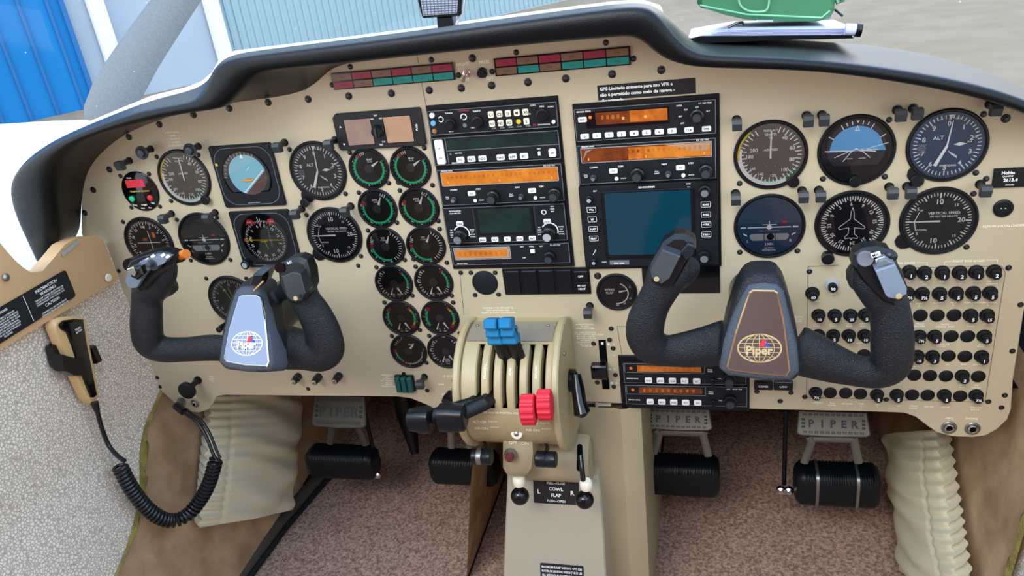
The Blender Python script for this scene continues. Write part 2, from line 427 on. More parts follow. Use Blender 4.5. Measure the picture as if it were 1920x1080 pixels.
T = Matrix.Translation(c_) @ Matrix.Rotation(pi/2, 4, 'Y'); m.lathe([(0.0001, 0.0025), (0.005, 0.002), (0.0062, 0)], 0, 0, 'ink', 20, T=T); m.build('plastic_cap', sb, world=True)
m = MB(1); c_ = PX(11, 520, -0.698); T = Matrix.Translation(c_) @ Matrix.Rotation(pi/2, 4, 'Y')
m.lathe([(0.005, 0), (0.005, 0.001), (0.003, 0.003), (0.001, 0.0032)], 0, 0, 'steel', 16, T=T); m.build('screw', sb, world=True)
m = MB(1); c1 = [PX(x, y, -0.697) for x, y in ((115, 474), (146, 450), (149, 455), (118, 482))]; m.add(c1, [[0, 1, 2, 3]], 'grey_white'); m.build('metal_clip', sb, world=True)
# black placard on the tan board (its long side runs along the wall)
tl_, tr_, br_ = PX(0, 572, -0.6985), PX(121, 506, -0.6985), PX(142, 555, -0.6985)
pw = 0.36; ph_ = abs(tr_.z-br_.z)
pl = thing('placard', 'black placard headed INFORMATION, WARNING and CAUTION on the tan side board', 'placard', Vector((-0.6985, br_.y, br_.z)), (pi/2, 0, -pi/2))
# local x runs towards the viewer-left (-Y) so text is drawn mirrored back by the rotation
pl.rotation_euler = (0, 0, 0); m = MB(1)
W_ = pw; H_ = ph_
Tm = Matrix(((0, 0, 1, 0), (1, 0, 0, -W_), (0, 1, 0, 0), (0, 0, 0, 1)))
m.T = Tm; m.rr(W_/2, H_/2, W_, H_, 0, 0.0008, 0.004, 'placard'); m.build('plate', pl)
m = MB(1); m.T = Tm; xw = W_-0.0385
m.rect(W_-0.076, 0.002, W_-0.0752, H_-0.002, 0.001, 'white')
m.lines(['INFORMATION', 'WARNING'], xw, H_-0.006, 0.0040, 0.001, 'white', gap=1.45)
m.lines(['TURN OFF STROBE LIGHTS WHEN IN', 'CLOSE PROXIMITY TO GROUND OR', 'DURING FLIGHT THRU CLOUD, FOG'], xw, H_-0.0170, 0.0021, 0.001, 'white', gap=1.5)
m.text('CAUTION', xw, H_-0.0285, 0.004, 0.001, 'white')
m.lines(['COMPASS CAL MAY BE IN ERROR', 'WITH ELECTRICAL EQUIPMENT ON'], xw, H_-0.036, 0.0021, 0.001, 'white')
xl = W_-0.115
m.text('LIMITATIONS', xl, H_-0.006, 0.003, 0.001, 'white')
m.lines(['THIS IS A NORMAL CATEGORY', 'AIRPLANE OPERATE IT ACCORDING', 'TO THE PLACARDS AND THE PILOT', 'OPERATING HANDBOOK. NO ACRO', 'MANEUVERS, INCLUDING SPINS,', 'APPROVED FOR DAY AND NIGHT', 'VFR AND IFR FLIGHT WHEN SO', 'EQUIPPED.'], xl, H_-0.0125, 0.0021, 0.001, 'white')
m.build('lettering', pl, smooth=0)

# right lining
m = MB(1)
xr = 0.512
def rk(z): return xr if z > -0.28 else xr-0.1757*(-0.28-z)
rows = []
for z in (0.02, -0.1, -0.2, -0.28, -0.4, -0.52, -0.65): rows.append([Vector((rk(z), y, z)) for y in (-0.9, -0.5, -0.1 if z < -0.28 else 0.0, 0.0 if z < -0.28 else 0.03)])
m.grid(rows, 'vinyl'); struct(m, 'wall_right')
m = MB(1); rows = []
for z in (-0.22, -0.28, -0.36, -0.44, -0.52, -0.60, -0.65): rows.append([Vector((rk(z)-0.004 - 0.004*sin(z*40), y, z)) for y in (-0.082-0.2*max(0, -0.3-z)*1.1, -0.03, 0.1, 0.3, 0.62)])
m.grid(rows, 'carpet_side')
rows = []
for i in range(40):
    z = -0.10-0.55*i/39; wv = 0.008+0.004*sin(i*1.7)+0.003*random.random(); y0 = -0.082-0.22*max(0, -0.3-z)
    rows.append([Vector((rk(z)-0.009, y0-0.004, z)), Vector((rk(z)-0.012, y0+wv*0.5, z)), Vector((rk(z)-0.006, y0+wv+0.006, z))])
m.grid(rows, 'carpet_edge'); struct(m, 'trim_2')
# carpeted centre tunnel
m = MB(1)
sec = [(-0.262, -0.65), (-0.225, -0.45), (-0.19, -0.30), (0.03, -0.30), (0.036, -0.5), (0.037, -0.65)]
m.grid([[Vector((x, y, z)) for x, z in sec] for y in (0.012, 0.2, 0.62)], 'carpet_side'); struct(m, 'trim_3')
m = MB(1)
m.tube([(-0.262, -0.35, FLOOR+0.001), (-0.262, 0.6, FLOOR+0.001)], 0.003, 'matte', 6)
m.tube([(0.038, -0.35, FLOOR+0.001), (0.038, 0.6, FLOOR+0.001)], 0.003, 'matte', 6); struct(m, 'trim_4')
m = MB(1)   # black scuff strip along the left floor edge
pa = [PZ(x, y, FLOOR+0.012) for x, y in ((640, 870), (600, 893), (520, 985), (440, 1092), (400, 1150))]
m.tube(pa, 0.013, 'scuff', 12, flat=0.8); m.tube([p+Vector((-0.018, 0, 0.004)) for p in pa], 0.006, 'matte', 8); m.tube([p+Vector((0.016, 0, -0.006)) for p in pa], 0.005, 'matte', 8); struct(m, 'trim_5')

# ================================================================ OUTSIDE
G = -1.67
m = MB(1); m.add([(-60, -5, G), (40, -5, G), (40, 80, G), (-60, 80, G)], [[0, 1, 2, 3]], 'tarmac'); g = m.build('ground'); g['kind'] = 'structure'
w1 = PZ(300, 172, G); w2 = PZ(1012, 12, G); wd = (w2-w1); wd.z = 0; wd.normalize(); wn = Vector((wd.y, -wd.x, 0))
def WP(px, py=60):                           # distance along the hangar wall of an image column
    r = ray(px, py); t = (w1-CAM).dot(wn)/r.dot(wn); p = CAM+r*t; return (p-w1).dot(wd)
hang = thing('hangar', 'pale corrugated hangar seen through the windshield with a blue door', 'building', w1)
def wall(m, a, b, off, z0, z1, mt): 
    p = w1+wd*a+wn*off; q = w1+wd*b+wn*off; p2 = p-wn*0.15; q2 = q-wn*0.15
    vs = [Vector((v.x, v.y, z)) for z in (z0, z1) for v in (p, q, q2, p2)]
    m.add(vs, [[0, 1, 5, 4], [1, 2, 6, 5], [3, 0, 4, 7], [4, 5, 6, 7], [2, 3, 7, 6]], mt)
aD = WP(150, 100); a1 = WP(400, 60); aP = WP(192, 60); aQ = WP(405, 60)
m = MB(1); wall(m, aD-0.2, a1, 0, G, 6, 'hangar_wall'); m.build('wall', hang, world=True, smooth=0)
m = MB(1); wall(m, a1, w2.__sub__(w1).dot(wd)+3, 0.0, G, 6, 'hangar_sheet')
a = a1
while a < (w2-w1).dot(wd)+3: wall(m, a, a+0.05, 0.04, G+0.05, 6, 'hangar_rib'); a += 0.16
m.build('corrugated_sheet', hang, world=True, smooth=0)
m = MB(1); wall(m, aD-7, aD, 0.05, G, 5.5, 'hangar_blue')
a = aD-7
while a < aD-0.1: wall(m, a, a+0.05, 0.09, G, 5.5, 'hangar_blue_dark'); a += 0.42
wall(m, aD-0.08, aD, 0.12, G, 5.5, 'hangar_blue_dark')
m.build('door', hang, world=True, smooth=0)
for a in (aP, aQ): m = MB(1); wall(m, a-0.13, a+0.13, 0.2, G, 6, 'hangar_post'); m.build('post', hang, world=True, smooth=0)
# left engine nacelle, propeller blade, nose
nac = thing('engine_nacelle', 'white engine nacelle with a grey propeller blade outside the left windows', 'engine', P(20, 330, -0.9))
m = MB(1)
def nrow(cx, cy, cz, rx, rz, n=28, ex=2.6):
    r = []
    for i in range(n):
        a = 2*pi*i/n; ca, sa = cos(a), sin(a); r.append(Vector((cx+rx*math.copysign(abs(ca)**(2/ex), ca), cy, cz+rz*math.copysign(abs(sa)**(2/ex), sa))))
    return r
top0 = P(60, 206, -1.45)
rowsn = []
for (y, k) in ((1.75, 0.25), (1.7, 0.6), (1.55, 0.85), (1.3, 0.97), (0.9, 1.0), (0.3, 1.02), (-0.6, 1.0), (-1.6, 0.9)):
    rowsn.append(nrow(top0.x-0.02, y, top0.z-0.42+0.0, 0.52*k, 0.42*k))
m.grid(rowsn, 'aircraft_white', True); m.v and None
m.build('cowling', nac, world=True, smooth=60)
m = MB(1)
edge = [((158, 225), (262, 196)), ((157, 200), (268, 180)), ((176, 150), (296, 128)), ((212, 95), (325, 82)), ((250, 42), (352, 40)), ((282, 0), (380, -3)), ((310, -45), (403, -50)), ((335, -100), (415, -105))]
rowsb = []
for i, (a, b) in enumerate(edge):
    A = P(*a, -1.85); B = P(*b, -1.80); th = 0.03
    r = []
    for t in (0, 0.1, 0.3, 0.55, 0.8, 1.0): r.append(A.lerp(B, t)+Vector((0, -th*sin(pi*min(1, t*1.0))**0.7 if 0 < t < 1 else 0, 0)))
    for t in (0.8, 0.55, 0.3, 0.1): r.append(A.lerp(B, t)+Vector((0, 0.004, 0)))
    rowsb.append(r)
m.grid(rowsb, 'blade', True); m.build('propeller_blade', nac, world=True, smooth=50)
ns = thing('nose_cowl', 'white upper nose skin at the foot of the windshield', 'fuselage', (0, 0.4, 0.1))
# windshield
m = MB(1)
rows = []
for t in range(7):
    k = t/6; y = 0.36-0.55*k-0.12*k*k; z = 0.13+0.62*k
    rows.append([Vector((-0.13+0.80*s_, y-0.38*abs(s_)**2.4, z-0.16*(1-k)*abs(s_)**2.2)) for s_ in [-1+i/10 for i in range(21)]])
m.grid(rows, 'windshield'); o = struct(m, 'window_1')
o.visible_shadow = True
m = MB(1); m.add([(-0.735, -0.9, 0.0), (-0.735, -0.02, -0.02), (-0.735, 0.05, 0.12), (-0.68, 0.0, 0.55), (-0.66, -0.9, 0.55)], [[0, 1, 2, 3, 4]], 'windshield'); struct(m, 'window_2')

# ================================================================ GLARESHIELD
LD = 0.075
ST = [  # O (outer lip), I (inner lip), K (foot on the panel), T (far top edge), T depth
 ((78, 492), (100, 489), (118, 470), (70, 470), 0.0), ((52, 442), (112, 446), (150, 440), (48, 430), 0.02), ((30, 395), (106, 395), (152, 400), (28, 385), 0.04),
 ((20, 350), (100, 345), (154, 360), (22, 342), 0.06), ((35, 316), (114, 302), (163, 320), (38, 305), 0.10), ((83, 277), (152, 268), (187, 287), (90, 266), 0.15),
 ((140, 250), (200, 247), (233, 250), (150, 238), 0.2), ((200, 227), (255, 233), (290, 228), (212, 212), 0.25), ((267, 204), (300, 223), (330, 214), (280, 184), 0.25),
 ((333, 193), (353, 212), (365, 204), (345, 168), 0.25), ((370, 187), (402, 207), (410, 198), (378, 155), 0.25), ((388, 165), (432, 200), (440, 192), (398, 138), 0.25),
 ((400, 133), (462, 160), (470, 188), (412, 112), 0.25), ((420, 107), (492, 134), (575, 175), (440, 98), 0.25), ((500, 97), (560, 129), (606, 140), (520, 88), 0.25),
 ((640, 80), (640, 121), (640, 116), (650, 72), 0.25), ((800, 60), (783, 105), (783, 100), (805, 52), 0.25), ((1000, 32), (980, 86), (980, 80), (1003, 24), 0.25),
 ((1150, 12), (1150, 71), (1150, 65), (1152, 5), 0.25), ((1200, 9), (1185, 68), (1185, 62), (1204, 2), 0.25), ((1227, 16), (1207, 80), (1207, 74), (1236, 12), 0.25),
 ((1250, 42), (1226, 98), (1226, 92), (1262, 34), 0.25), ((1275, 74), (1252, 115), (1252, 108), (1284, 55), 0.25), ((1300, 94), (1285, 123), (1285, 116), (1310, 62), 0.25),
 ((1334, 101), (1315, 128), (1315, 122), (1345, 63), 0.25), ((1450, 103), (1450, 131), (1450, 125), (1460, 65), 0.25), ((1565, 111), (1560, 136), (1560, 130), (1600, 71), 0.25),
 ((1720, 132), (1710, 158), (1710, 152), (1730, 88), 0.24), ((1835, 155), (1832, 183), (1832, 177), (1840, 119), 0.22), ((1920, 182), (1918, 212), (1918, 206), (1925, 162), 0.20), ((2010, 222), (2005, 254), (2005, 248), (2020, 202), 0.16)]
rows = []
for O, I, K, T, td in ST:
    o_ = P(*O, LD); i_ = P(*I, LD); k_ = P(*K, 0.0005); t_ = P(*T, -td)
    v = (i_-o_); back = (t_-o_)
    r = [t_+Vector((0, 0.03, -0.05)), t_, o_.lerp(t_, 0.55), o_.lerp(t_, 0.10), o_+back*0.02+Vector((0, -0.003, 0)), o_+v*0.03+Vector((0, -0.006, 0)), o_+v*0.14+Vector((0, -0.010, 0)), o_+v*0.5+Vector((0, -0.012, 0)), o_+v*0.88+Vector((0, -0.009, 0)), i_+Vector((0, 0.004, 0)), i_.lerp(k_, 0.45), k_]
    rows.append(r)
gs = thing('glareshield', 'black padded glareshield arching over the whole instrument panel', 'glareshield', P(800, 60, LD))
m = MB(1); m.grid(rows, 'glare'); ob = m.build('padded_hood', gs, world=True, smooth=180, weld=True)
sd = ob.modifiers.new('smooth', 'SUBSURF'); sd.levels = 2; sd.render_levels = 2
# white nose skin beyond the hood: follows the windshield base
m = MB(1)
rows = []
for O, I, K, T, td in ST[4:]:
    t_ = P(T[0], T[1], -td); r = [t_+Vector((0, 0.005, -0.03)), P(T[0], T[1]-3, -td-0.04), P(T[0]+4, T[1]-4 if T[0] > 380 else T[1]-9, -td-0.12)+Vector((0, 0, -0.004)), P(T[0]+8, T[1]-4, -td-0.5)+Vector((0, 0, -0.03))]
    if T[0] > 1240: r = [p+Vector((0, 0, -0.02-0.02*j)) for j, p in enumerate(r)]
    rows.append(r)
m.grid(rows, 'aircraft_white'); m.build('skin', ns, world=True, smooth=180, weld=True)

# ================================================================ INSTRUMENT PANEL
def PL(px, py): p = P(px, py); return (p.x*1000, p.z*1000)
ip = thing('instrument_panel', 'beige metal instrument panel spanning the cockpit beneath the black glareshield', 'instrument panel', (0, 0, 0), ON_PANEL)
out_px = [(205, 575), (152, 437), (152, 400), (153, 360), (160, 318), (184, 282), (228, 245), (288, 218), (340, 203), (420, 195), (455, 180), (573, 168), (606, 116), (640, 108), (783, 95), (980, 75), (1150, 60),
          (1195, 58), (1215, 78), (1245, 106), (1310, 117), (1450, 120), (1560, 125), (1710, 147), (1832, 172), (1918, 200), (2010, 245), (2030, 330), (1985, 480), (1920, 583), (1899.5, 713), (1896, 768),
          (1889, 787), (1870, 805), (1848, 817), (1826, 820), (1786, 819), (1757, 811), (1739, 799), (1717, 782), (1695, 774.5), (1629, 772), (1440, 768), (1165, 757), (1075, 752), (830, 775), (806, 762), (787, 754), (769, 747), (745, 744), (700, 743.5),
          (420, 741), (406, 744), (399, 757), (389, 769), (372, 774), (352, 771), (330, 758), (297, 729), (240, 640)]
pts = [PL(*p) for p in out_px]
m = MB(); m.prism(pts, -5, 0, 'panel_edge', 1.0, top='panel'); m.build('panel_sheet', ip, smooth=0)
def pline(m, p, q, w_=0.7, z=0.15, mt='seam'): a = PL(*p); b = PL(*q); m.line(*a, *b, w_, z, mt)
for a, b in [((782, 104), (785, 118)), ((790, 152), (800, 204)), ((1515, 500), (1572, 497)), ((1515, 500), (1512, 745)), ((1512, 745), (1840, 754)), ((1700, 502), (1878, 499)), ((1878, 499), (1885, 511)), ((1885, 511), (1847, 752)), ((1847, 752), (1840, 754)), ((1157, 612), (1166, 665)), ((1157, 612), (1185, 612)), ((862, 512), (870, 590)), ((1700, 652), (1786, 652))]: m = MB(); pline(m, a, b); m.build('seam', ip, smooth=0)
sub = MB(); q = [PL(*p) for p in ((1518, 503), (1876, 502), (1882, 511), (1846, 749), (1838, 751.5), (1516, 742))]; sub.prism(q, 0, 0.25, 'panel'); sub.build('breaker_plate', ip, smooth=0)
# lettering printed straight on the panel
def plab(ls, px, py, h_=1.7, al='c', gap=1.6, wmax=None, mt='ink', z=0.35):
    x, y = PL(px, py); k = 1.12 if h_ < 2.6 else 1.0; m = MB(); m.lines(ls if isinstance(ls, list) else [ls], x, y, h_*k, z, mt, al, gap/k, bold=True, wmax=wmax); m.build('lettering', ip, smooth=0)
plab(['V  76 KT STALL', 'GEAR', 'V  138 KTS UP', 'V  130 MAX', 'MANEUVERING'], 322, 248, 2.1, gap=2.1)
plab('NIGHT', 867.5, 120, 3.6); plab('PRESS', 908, 116, 3.6); plab('DAY', 873, 149, 3.6); plab('TEST', 917, 146, 3.4)
plab(['WARNING THIS AIRCRAFT IS', 'NOT APPROVED FOR', 'FLIGHT IN ICING CONDITIONS'], 933, 577, 2.1, gap=1.75)
plab(['EMERGENCY', 'GEAR', 'EXTENSION', 'PULL TO RELEASE', 'SEE A/C', 'MANUAL', 'DO NOT PUSH IN'], 726, 703, 1.9, gap=1.7)
plab('UP 107 KIAS MAX', 848, 705, 2.4); plab('GEAR', 827, 720.5, 2.4); plab('DOWN', 836, 739, 2.4)
plab(['ALTERNATE STATIC', 'SOURCE', 'UNDER INSTR PANEL', '', 'ALL CABIN VENTS AND', 'STORM WINDOW MUST', 'BE CLOSED. HEATER', 'AND DEFROSTER ON', 'BEFORE USE.', 'PULL KNOB TO OPEN', 'SEE P.O.H. FOR', 'SYSTEM USE'], 1096, 608, 1.7, gap=1.75)
plab('FLAP', 1126, 627, 2.4)
for t_, x, y in (('0', 1151, 645), ('10', 1152, 666), ('25', 1152, 692), ('40', 1157, 718)): plab(t_, x, y, 2.0)
for x, y in ((1141, 645), (1144, 692), (1147, 718)): m = MB(); a = PL(x, y); m.disc(*a, 1.8, 0.35, 'white', 12); m.build('white_dot', ip, smooth=0)
plab(['PARK', 'BRAKE', 'PULL'], 396, 706, 2.2, gap=1.8); plab('MIKE', 337, 742, 1.9); plab('PHONE', 364, 744, 1.9)
plab('KLN-90 DATALOADER', 1882, 423, 2.9)
plab('LEFT ENG GAGES', 1690, 493, 2.7, wmax=30); plab('RIGHT ENG GAGES', 1816, 489, 2.7)
for a, b in [((1718, 492.5), (1738, 492)), ((1738, 492), (1738.7, 498)), ((1771, 491), (1784, 490.5)), ((1771, 491), (1770, 497)), ((1849, 487.5), (1871, 487)), ((1871, 487), (1870, 493))]: m = MB(); pline(m, a, b, 0.6, 0.35, 'ink'); m.build('bracket_line', ip, smooth=0)
for t_, x, y in [('OIL', 1705, 527), (['OIL-CHT', 'VAC'], 1734, 528), ('MAP', 1766, 528), (['RPM', 'TIT'], 1801, 527), ('TIT-CHT', 1831, 527), (['OIL-CHT', 'LPG/MPG'], 1861, 527),
                 (['FUEL', 'L'], 1704, 569), (['PUMPS', 'R'], 1724, 569), (['ALTNTR', 'L'], 1759, 568), (['FIELD', 'R'], 1788, 567), (['TURN & BANK', '1'], 1823, 567), (['TURN & BANK', '2'], 1853, 567),
                 (['PIR-AIR', 'BLOWER'], 1725, 607), (['DE-ICE', 'SURFACE  PROP'], 1772, 608), (['STALL', 'WARN'], 1820, 607), ('HEATER', 1852, 607),
                 (['LANDING ICE', 'FLOOD'], 1765, 645), (['ANN', 'PANEL'], 1840, 645), ('PILOT', 1719, 687), ('CO-PILOT', 1748, 683), ('INV', 1777, 683), ('PAX', 1807, 683), ('CLOCK', 1833, 683),
                 (['RDR', 'ALT'], 1803, 722), (['MAP', 'DISPLAY'], 1831, 722),
                 (['COM/NAV', '1'], 1533, 755), (['TELE', 'PHONE'], 1560, 756), (['XPONDER', '1'], 1588, 757), (['DME', '2'], 1615, 757), (['ADF', '2'], 1645, 758), ('GPS', 1685, 761), (['STRIKE', 'FINDER'], 1713, 761), ('RDR ALT', 1742, 762), ('RADAR', 1773, 763), (['AVIONICS', 'BUS TIE'], 1829, 764),
                 (['BATT'], 1533, 565), (['ALTR'], 1562, 551), (['START', '& ACC'], 1532, 607), (['LNDG', 'CONT'], 1562, 607), (['FUEL', 'PUMP'], 1593, 607), (['PITOT', 'HEAT'], 1618, 607), ('STROBE', 1566, 643), ('NAV  ANTI-COL', 1610, 643)]:
    plab(t_, x, y, 1.75, gap=1.75)
plab(['AIR CHK', 'PER ALL', 'UNITS'], 1497, 594, 1.7, gap=1.8)
plab('MIKE', 1780, 784, 3.0); plab('PHONE', 1822, 784.5, 3.0)
# screws (parts of the panel)
BIG = [(654, 180), (734, 175), (805, 169), (865, 165), (922, 160), (990, 154), (1061, 147), (1148, 139), (1240, 131), (886, 109), (299, 233), (242, 257), (503, 192), (578, 186), (363, 215), (430, 203), (205.5, 318), (175, 356), (159, 399), (1120.6, 517), (1885.6, 222)]
SML = [(657, 125), (809, 112), (860, 141), (923, 134), (968, 98), (1136, 80), (1188, 110), (623, 159), (226, 330), (279.5, 326), (294, 294), (372, 290), (321, 376.6), (300, 387), (246.5, 389), (543, 280), (231, 416), (332, 412), (407, 408), (358, 488), (432, 487), (575, 403),
       (690, 432), (677, 480), (672, 498), (387, 522), (462, 522), (223, 508), (295, 708), (300, 725), (578, 729), (641, 277), (656, 286), (648, 363), (673, 361), (729, 343), (747, 342), (750, 357), (811, 347), (795.6, 277), (822, 414), (744.5, 417), (824.4, 429), (706, 501), (759, 487), (775.5, 486), (779.4, 500), (838, 492.4),
       (864, 511), (773.5, 554), (847, 554), (849.6, 567), (721, 567), (787.4, 618.7), (805, 629.6), (735, 630), (862, 625), (800, 680), (883, 511), (928.5, 511), (891, 553), (935, 552), (801, 732), (1146, 616), (1143, 637), (1113, 644), (1149.5, 653), (1154, 703), (1120, 717), (1151, 725),
       (1386.6, 343.6), (1543, 335), (1659, 331), (1829.6, 323.7), (1849, 335), (1387, 472.7), (1495, 470), (1812, 463), (1667, 224.5), (1844, 214), (1825, 363), (1517.7, 509), (1891, 502), (1913.5, 571), (1898, 658), (1884, 741), (1877.5, 764), (1853, 753), (1661.6, 749), (1509, 744), (1483, 736), (1419, 734), (1463, 752), (1380, 527)]
def screw_bm(r):
    m = MB(); m.lathe([(r, 0), (r, 0.5), (r*0.86, 0.9), (r*0.6, 1.0), (r*0.55, 1.9), (r*0.4, 2.3), (0.01, 2.5)], 0, 0, 'screw', 16)
    m.box(-r*0.4, -0.18, 2.2, r*0.4, 0.18, 2.56, 'screw_slot'); m.box(-0.18, -r*0.4, 2.2, 0.18, r*0.4, 2.56, 'screw_slot'); return m
for i, (lst, r) in enumerate(((BIG, 4.6), (SML, 3.3))):
    base = screw_bm(r).build('screw', ip)
    lim = lst if i == 0 else lst[:78]
    for j, (x, y) in enumerate(lst):
        o = base if j == 0 else base.copy()
        if j: C.objects.link(o); o.parent = ip
        a = PL(x, y); o.location = (a[0]/1000, a[1]/1000, 0); o.rotation_euler = (0, 0, random.random()*1.5)
        if i == 1 and j >= 78: o.name = 'small_screw'

# ---------------------------------------------------------------- round gauges
def bezel(m, R, deep=3.0, w_=4.2, mt='black'):
    m.lathe([(R, 0), (R, deep*0.55), (R-1.2, deep), (R-w_*0.6, deep), (R-w_, 0.8)], 0, 0, mt, 48, cap=False)
def gauge(name, label, cat, px, py, R, face, marks, needles, group=None, foot=None, knob=None, face_mt='face', bz=True, z=None):
    p = P(px, py) if z is None else Vector((P(px, py).x, 0, z))
    t = thing(name, label, cat, p, ON_PANEL, group)
    m = MB(); bezel(m, R)
    if foot:                                  # adjustment lobe at an angle (clockwise from the top)
        for a, l in foot:
            a = radians(a); u = (sin(a), cos(a)); v = (cos(a), -sin(a)); q = []
            for (s_, tt) in ((0.93, -9), (1.08, -8), (1.2, -5), (1.24, 0), (1.2, 5), (1.08, 8), (0.93, 9)): q.append((u[0]*R*s_+v[0]*tt*l, u[1]*R*s_+v[1]*tt*l))
            m.prism(q, 0, 2.2, 'black', 0.5)
    m.build('bezel', t)
    m = MB(); m.disc(0, 0, R-2.5, 0.5, face_mt, 48)
    if face: face(m)
    m.build('dial_face', t, smooth=0)
    m = MB(); marks(m)
    if m.v: m.build('dial_markings', t, smooth=0)
    for nm, fn in needles:
        m = MB(); fn(m); m.build(nm, t, smooth=0)
    if knob:
        for (kx, ky, kr, kh) in knob:
            m = MB(); m.lathe([(kr*0.75, 0), (kr*0.75, kh*0.4), (kr, kh*0.45), (kr, kh-0.8), (kr-0.8, kh), (0.01, kh)], kx, ky, 'satin', 20); m.build('adjustment_knob', t)
    m = MB(); m.disc(0, 0, R-3.4, 2.3, 'glass', 40); m.build('glass', t, smooth=0)
    return t
def pointer(a, l0, l1, w0, w1, mt='white', z=1.4):
    def f(m):
        A = radians(a); u = (sin(A), cos(A)); v = (cos(A), -sin(A))
        m.prism([(u[0]*l0+v[0]*w0, u[1]*l0+v[1]*w0), (u[0]*l1+v[0]*w1, u[1]*l1+v[1]*w1), (u[0]*l1-v[0]*w1, u[1]*l1-v[1]*w1), (u[0]*l0-v[0]*w0, u[1]*l0-v[1]*w0)], z, z+0.25, mt)
    return f
def pol(a, r): a = radians(a); return r*sin(a), r*cos(a)
def m_asi(m):
    m.band(0, 0, 31, 35.5, 0.8, 150, 285, 'white'); m.band(0, 0, 33.5, 35.5, 0.85, 262, 322, 'yellow')
    m.band(0, 0, 30.2, 31.4, 0.85, 118, 200, 'green')
    a = 22
    for i in range(40):
        a = 18+i*8.2; L = 7 if i % 2 == 0 else 4.4
        if a < 335: m.tick(0, 0, 33-L, 33, a, 1.2, 0.9, 'white')
    for t_, a, r in (('40', 38, 24), ('60', 73, 24), ('80', 105, 23.5), ('100', 138, 23.5), ('120', 172, 24), ('140', 205, 24), ('160', 232, 24), ('180', 268, 22), ('200', 290, 19)):
        x, y = pol(a, r); m.text(t_, x, y, 4.2 if a in (38, 73, 105, 138, 268, 290) else 3.2, 0.9, 'white')
    m.text('AIRSPEED', 0.5, 6.0, 2.6, 0.9, 'white'); m.text('KNOTS', 0, 23.5, 2.8, 0.9, 'white'); m.text('TAS', 0, 19.5, 2, 0.9, 'white'); m.text('PRESS ALT', 0, 28, 2.4, .9, 'white')
    m.text('x', -4, -13, 2, 0.9, 'grey_white'); m.text('x', 5, -13, 2, 0.9, 'grey_white')
def m_alt(m):
    for i in range(50): m.tick(0, 0, 33-(6 if i % 5 == 0 else 4), 33, i*7.2, 1.1, 0.9, 'white')
    for i in range(10): x, y = pol(i*36, 24); m.text(str(i), x, y, 5.2, 0.9, 'white')
    m.text('ALT', -9, 9, 4.2, 0.9, 'white'); m.text('ENCODING', 3, -22, 2.2, 0.9, 'white'); m.text('100', -8, 28.5, 1.6, 0.9, 'white'); m.text('FEET', 8, 28.5, 1.6, 0.9, 'white')
    for i in range(6): m.text(('CALIBRATED', '20000 FEET')[i % 2], -24, 2-i*1.9, 1.1, 0.9, 'grey_white', wmax=9)
    m.rect(17, 1, 25, 5, 0.85, 'gloss'); m.text('29.9', 21, 3, 2.0, 0.95, 'white'); m.text('IN HG', 26, 7.5, 1.4, 0.95, 'white')
    for i in range(5): m.line(2+i*1.9, -6-i*1.2, 6+i*1.2, -10.5-i*0.9, 0.9, 0.9, 'white')
    m.poly([(-1.6, 33), (1.6+2, 33), (1.2, 28)], 0.92, 'white')
def alt_needles(a=4): return [('long_needle', pointer(a, 0, 27, 0.9, 0.5)), ('short_needle', pointer(205, 0, 24, 1.3, 1.9, z=1.7)), ('pointer', lambda m: m.prism([(6, 1), (12, 3.2), (19, 1.2), (12, -0.8)], 1.2, 1.4, 'white'))]
def m_vsi(m):
    for i in range(60):
        a = i*6; L = 6 if i % 5 == 0 else 3.6; m.tick(0, 0, 33-L, 33, a, 1.5 if i % 5 == 0 else 1.0, 0.9, 'white')
    for t_, a, r, h_ in (('10', 0, 23, 6), ('15', 42, 25, 3.2), ('20', 87, 23, 5.6), ('15', 135, 25, 3.2), ('10', 186, 23, 6), ('5', 305, 26, 3.4), ('5', 235, 25, 3.4)):
        x, y = pol(a, r); m.text(t_, x, y, h_, 0.9, 'white')
    m.text('VERTICAL SPEED', 5, 9.5, 3.1, 0.9, 'white', wmax=34); m.text('100 FEET PER MINUTE', 5, 5.6, 2.1, 0.9, 'white', wmax=34); m.text('UP', -18, 13, 2.2, 0.9, 'white'); m.text('DOWN', -16, -10, 2.2, 0.9, 'white')
    m.line(-24, 0, -20, 11, 0.9, 0.9, 'white'); m.line(-24, 0, -22, -11, 0.9, 0.9, 'white')
def vsi_needle(m): pointer(270, -2, 30, 1.1, 0.5)(m)
def f_tc(top='face_dim'):
    def f(m): m.poly([pol(a, 36) for a in range(-84, 85, 6)], 0.55, top)
    return f
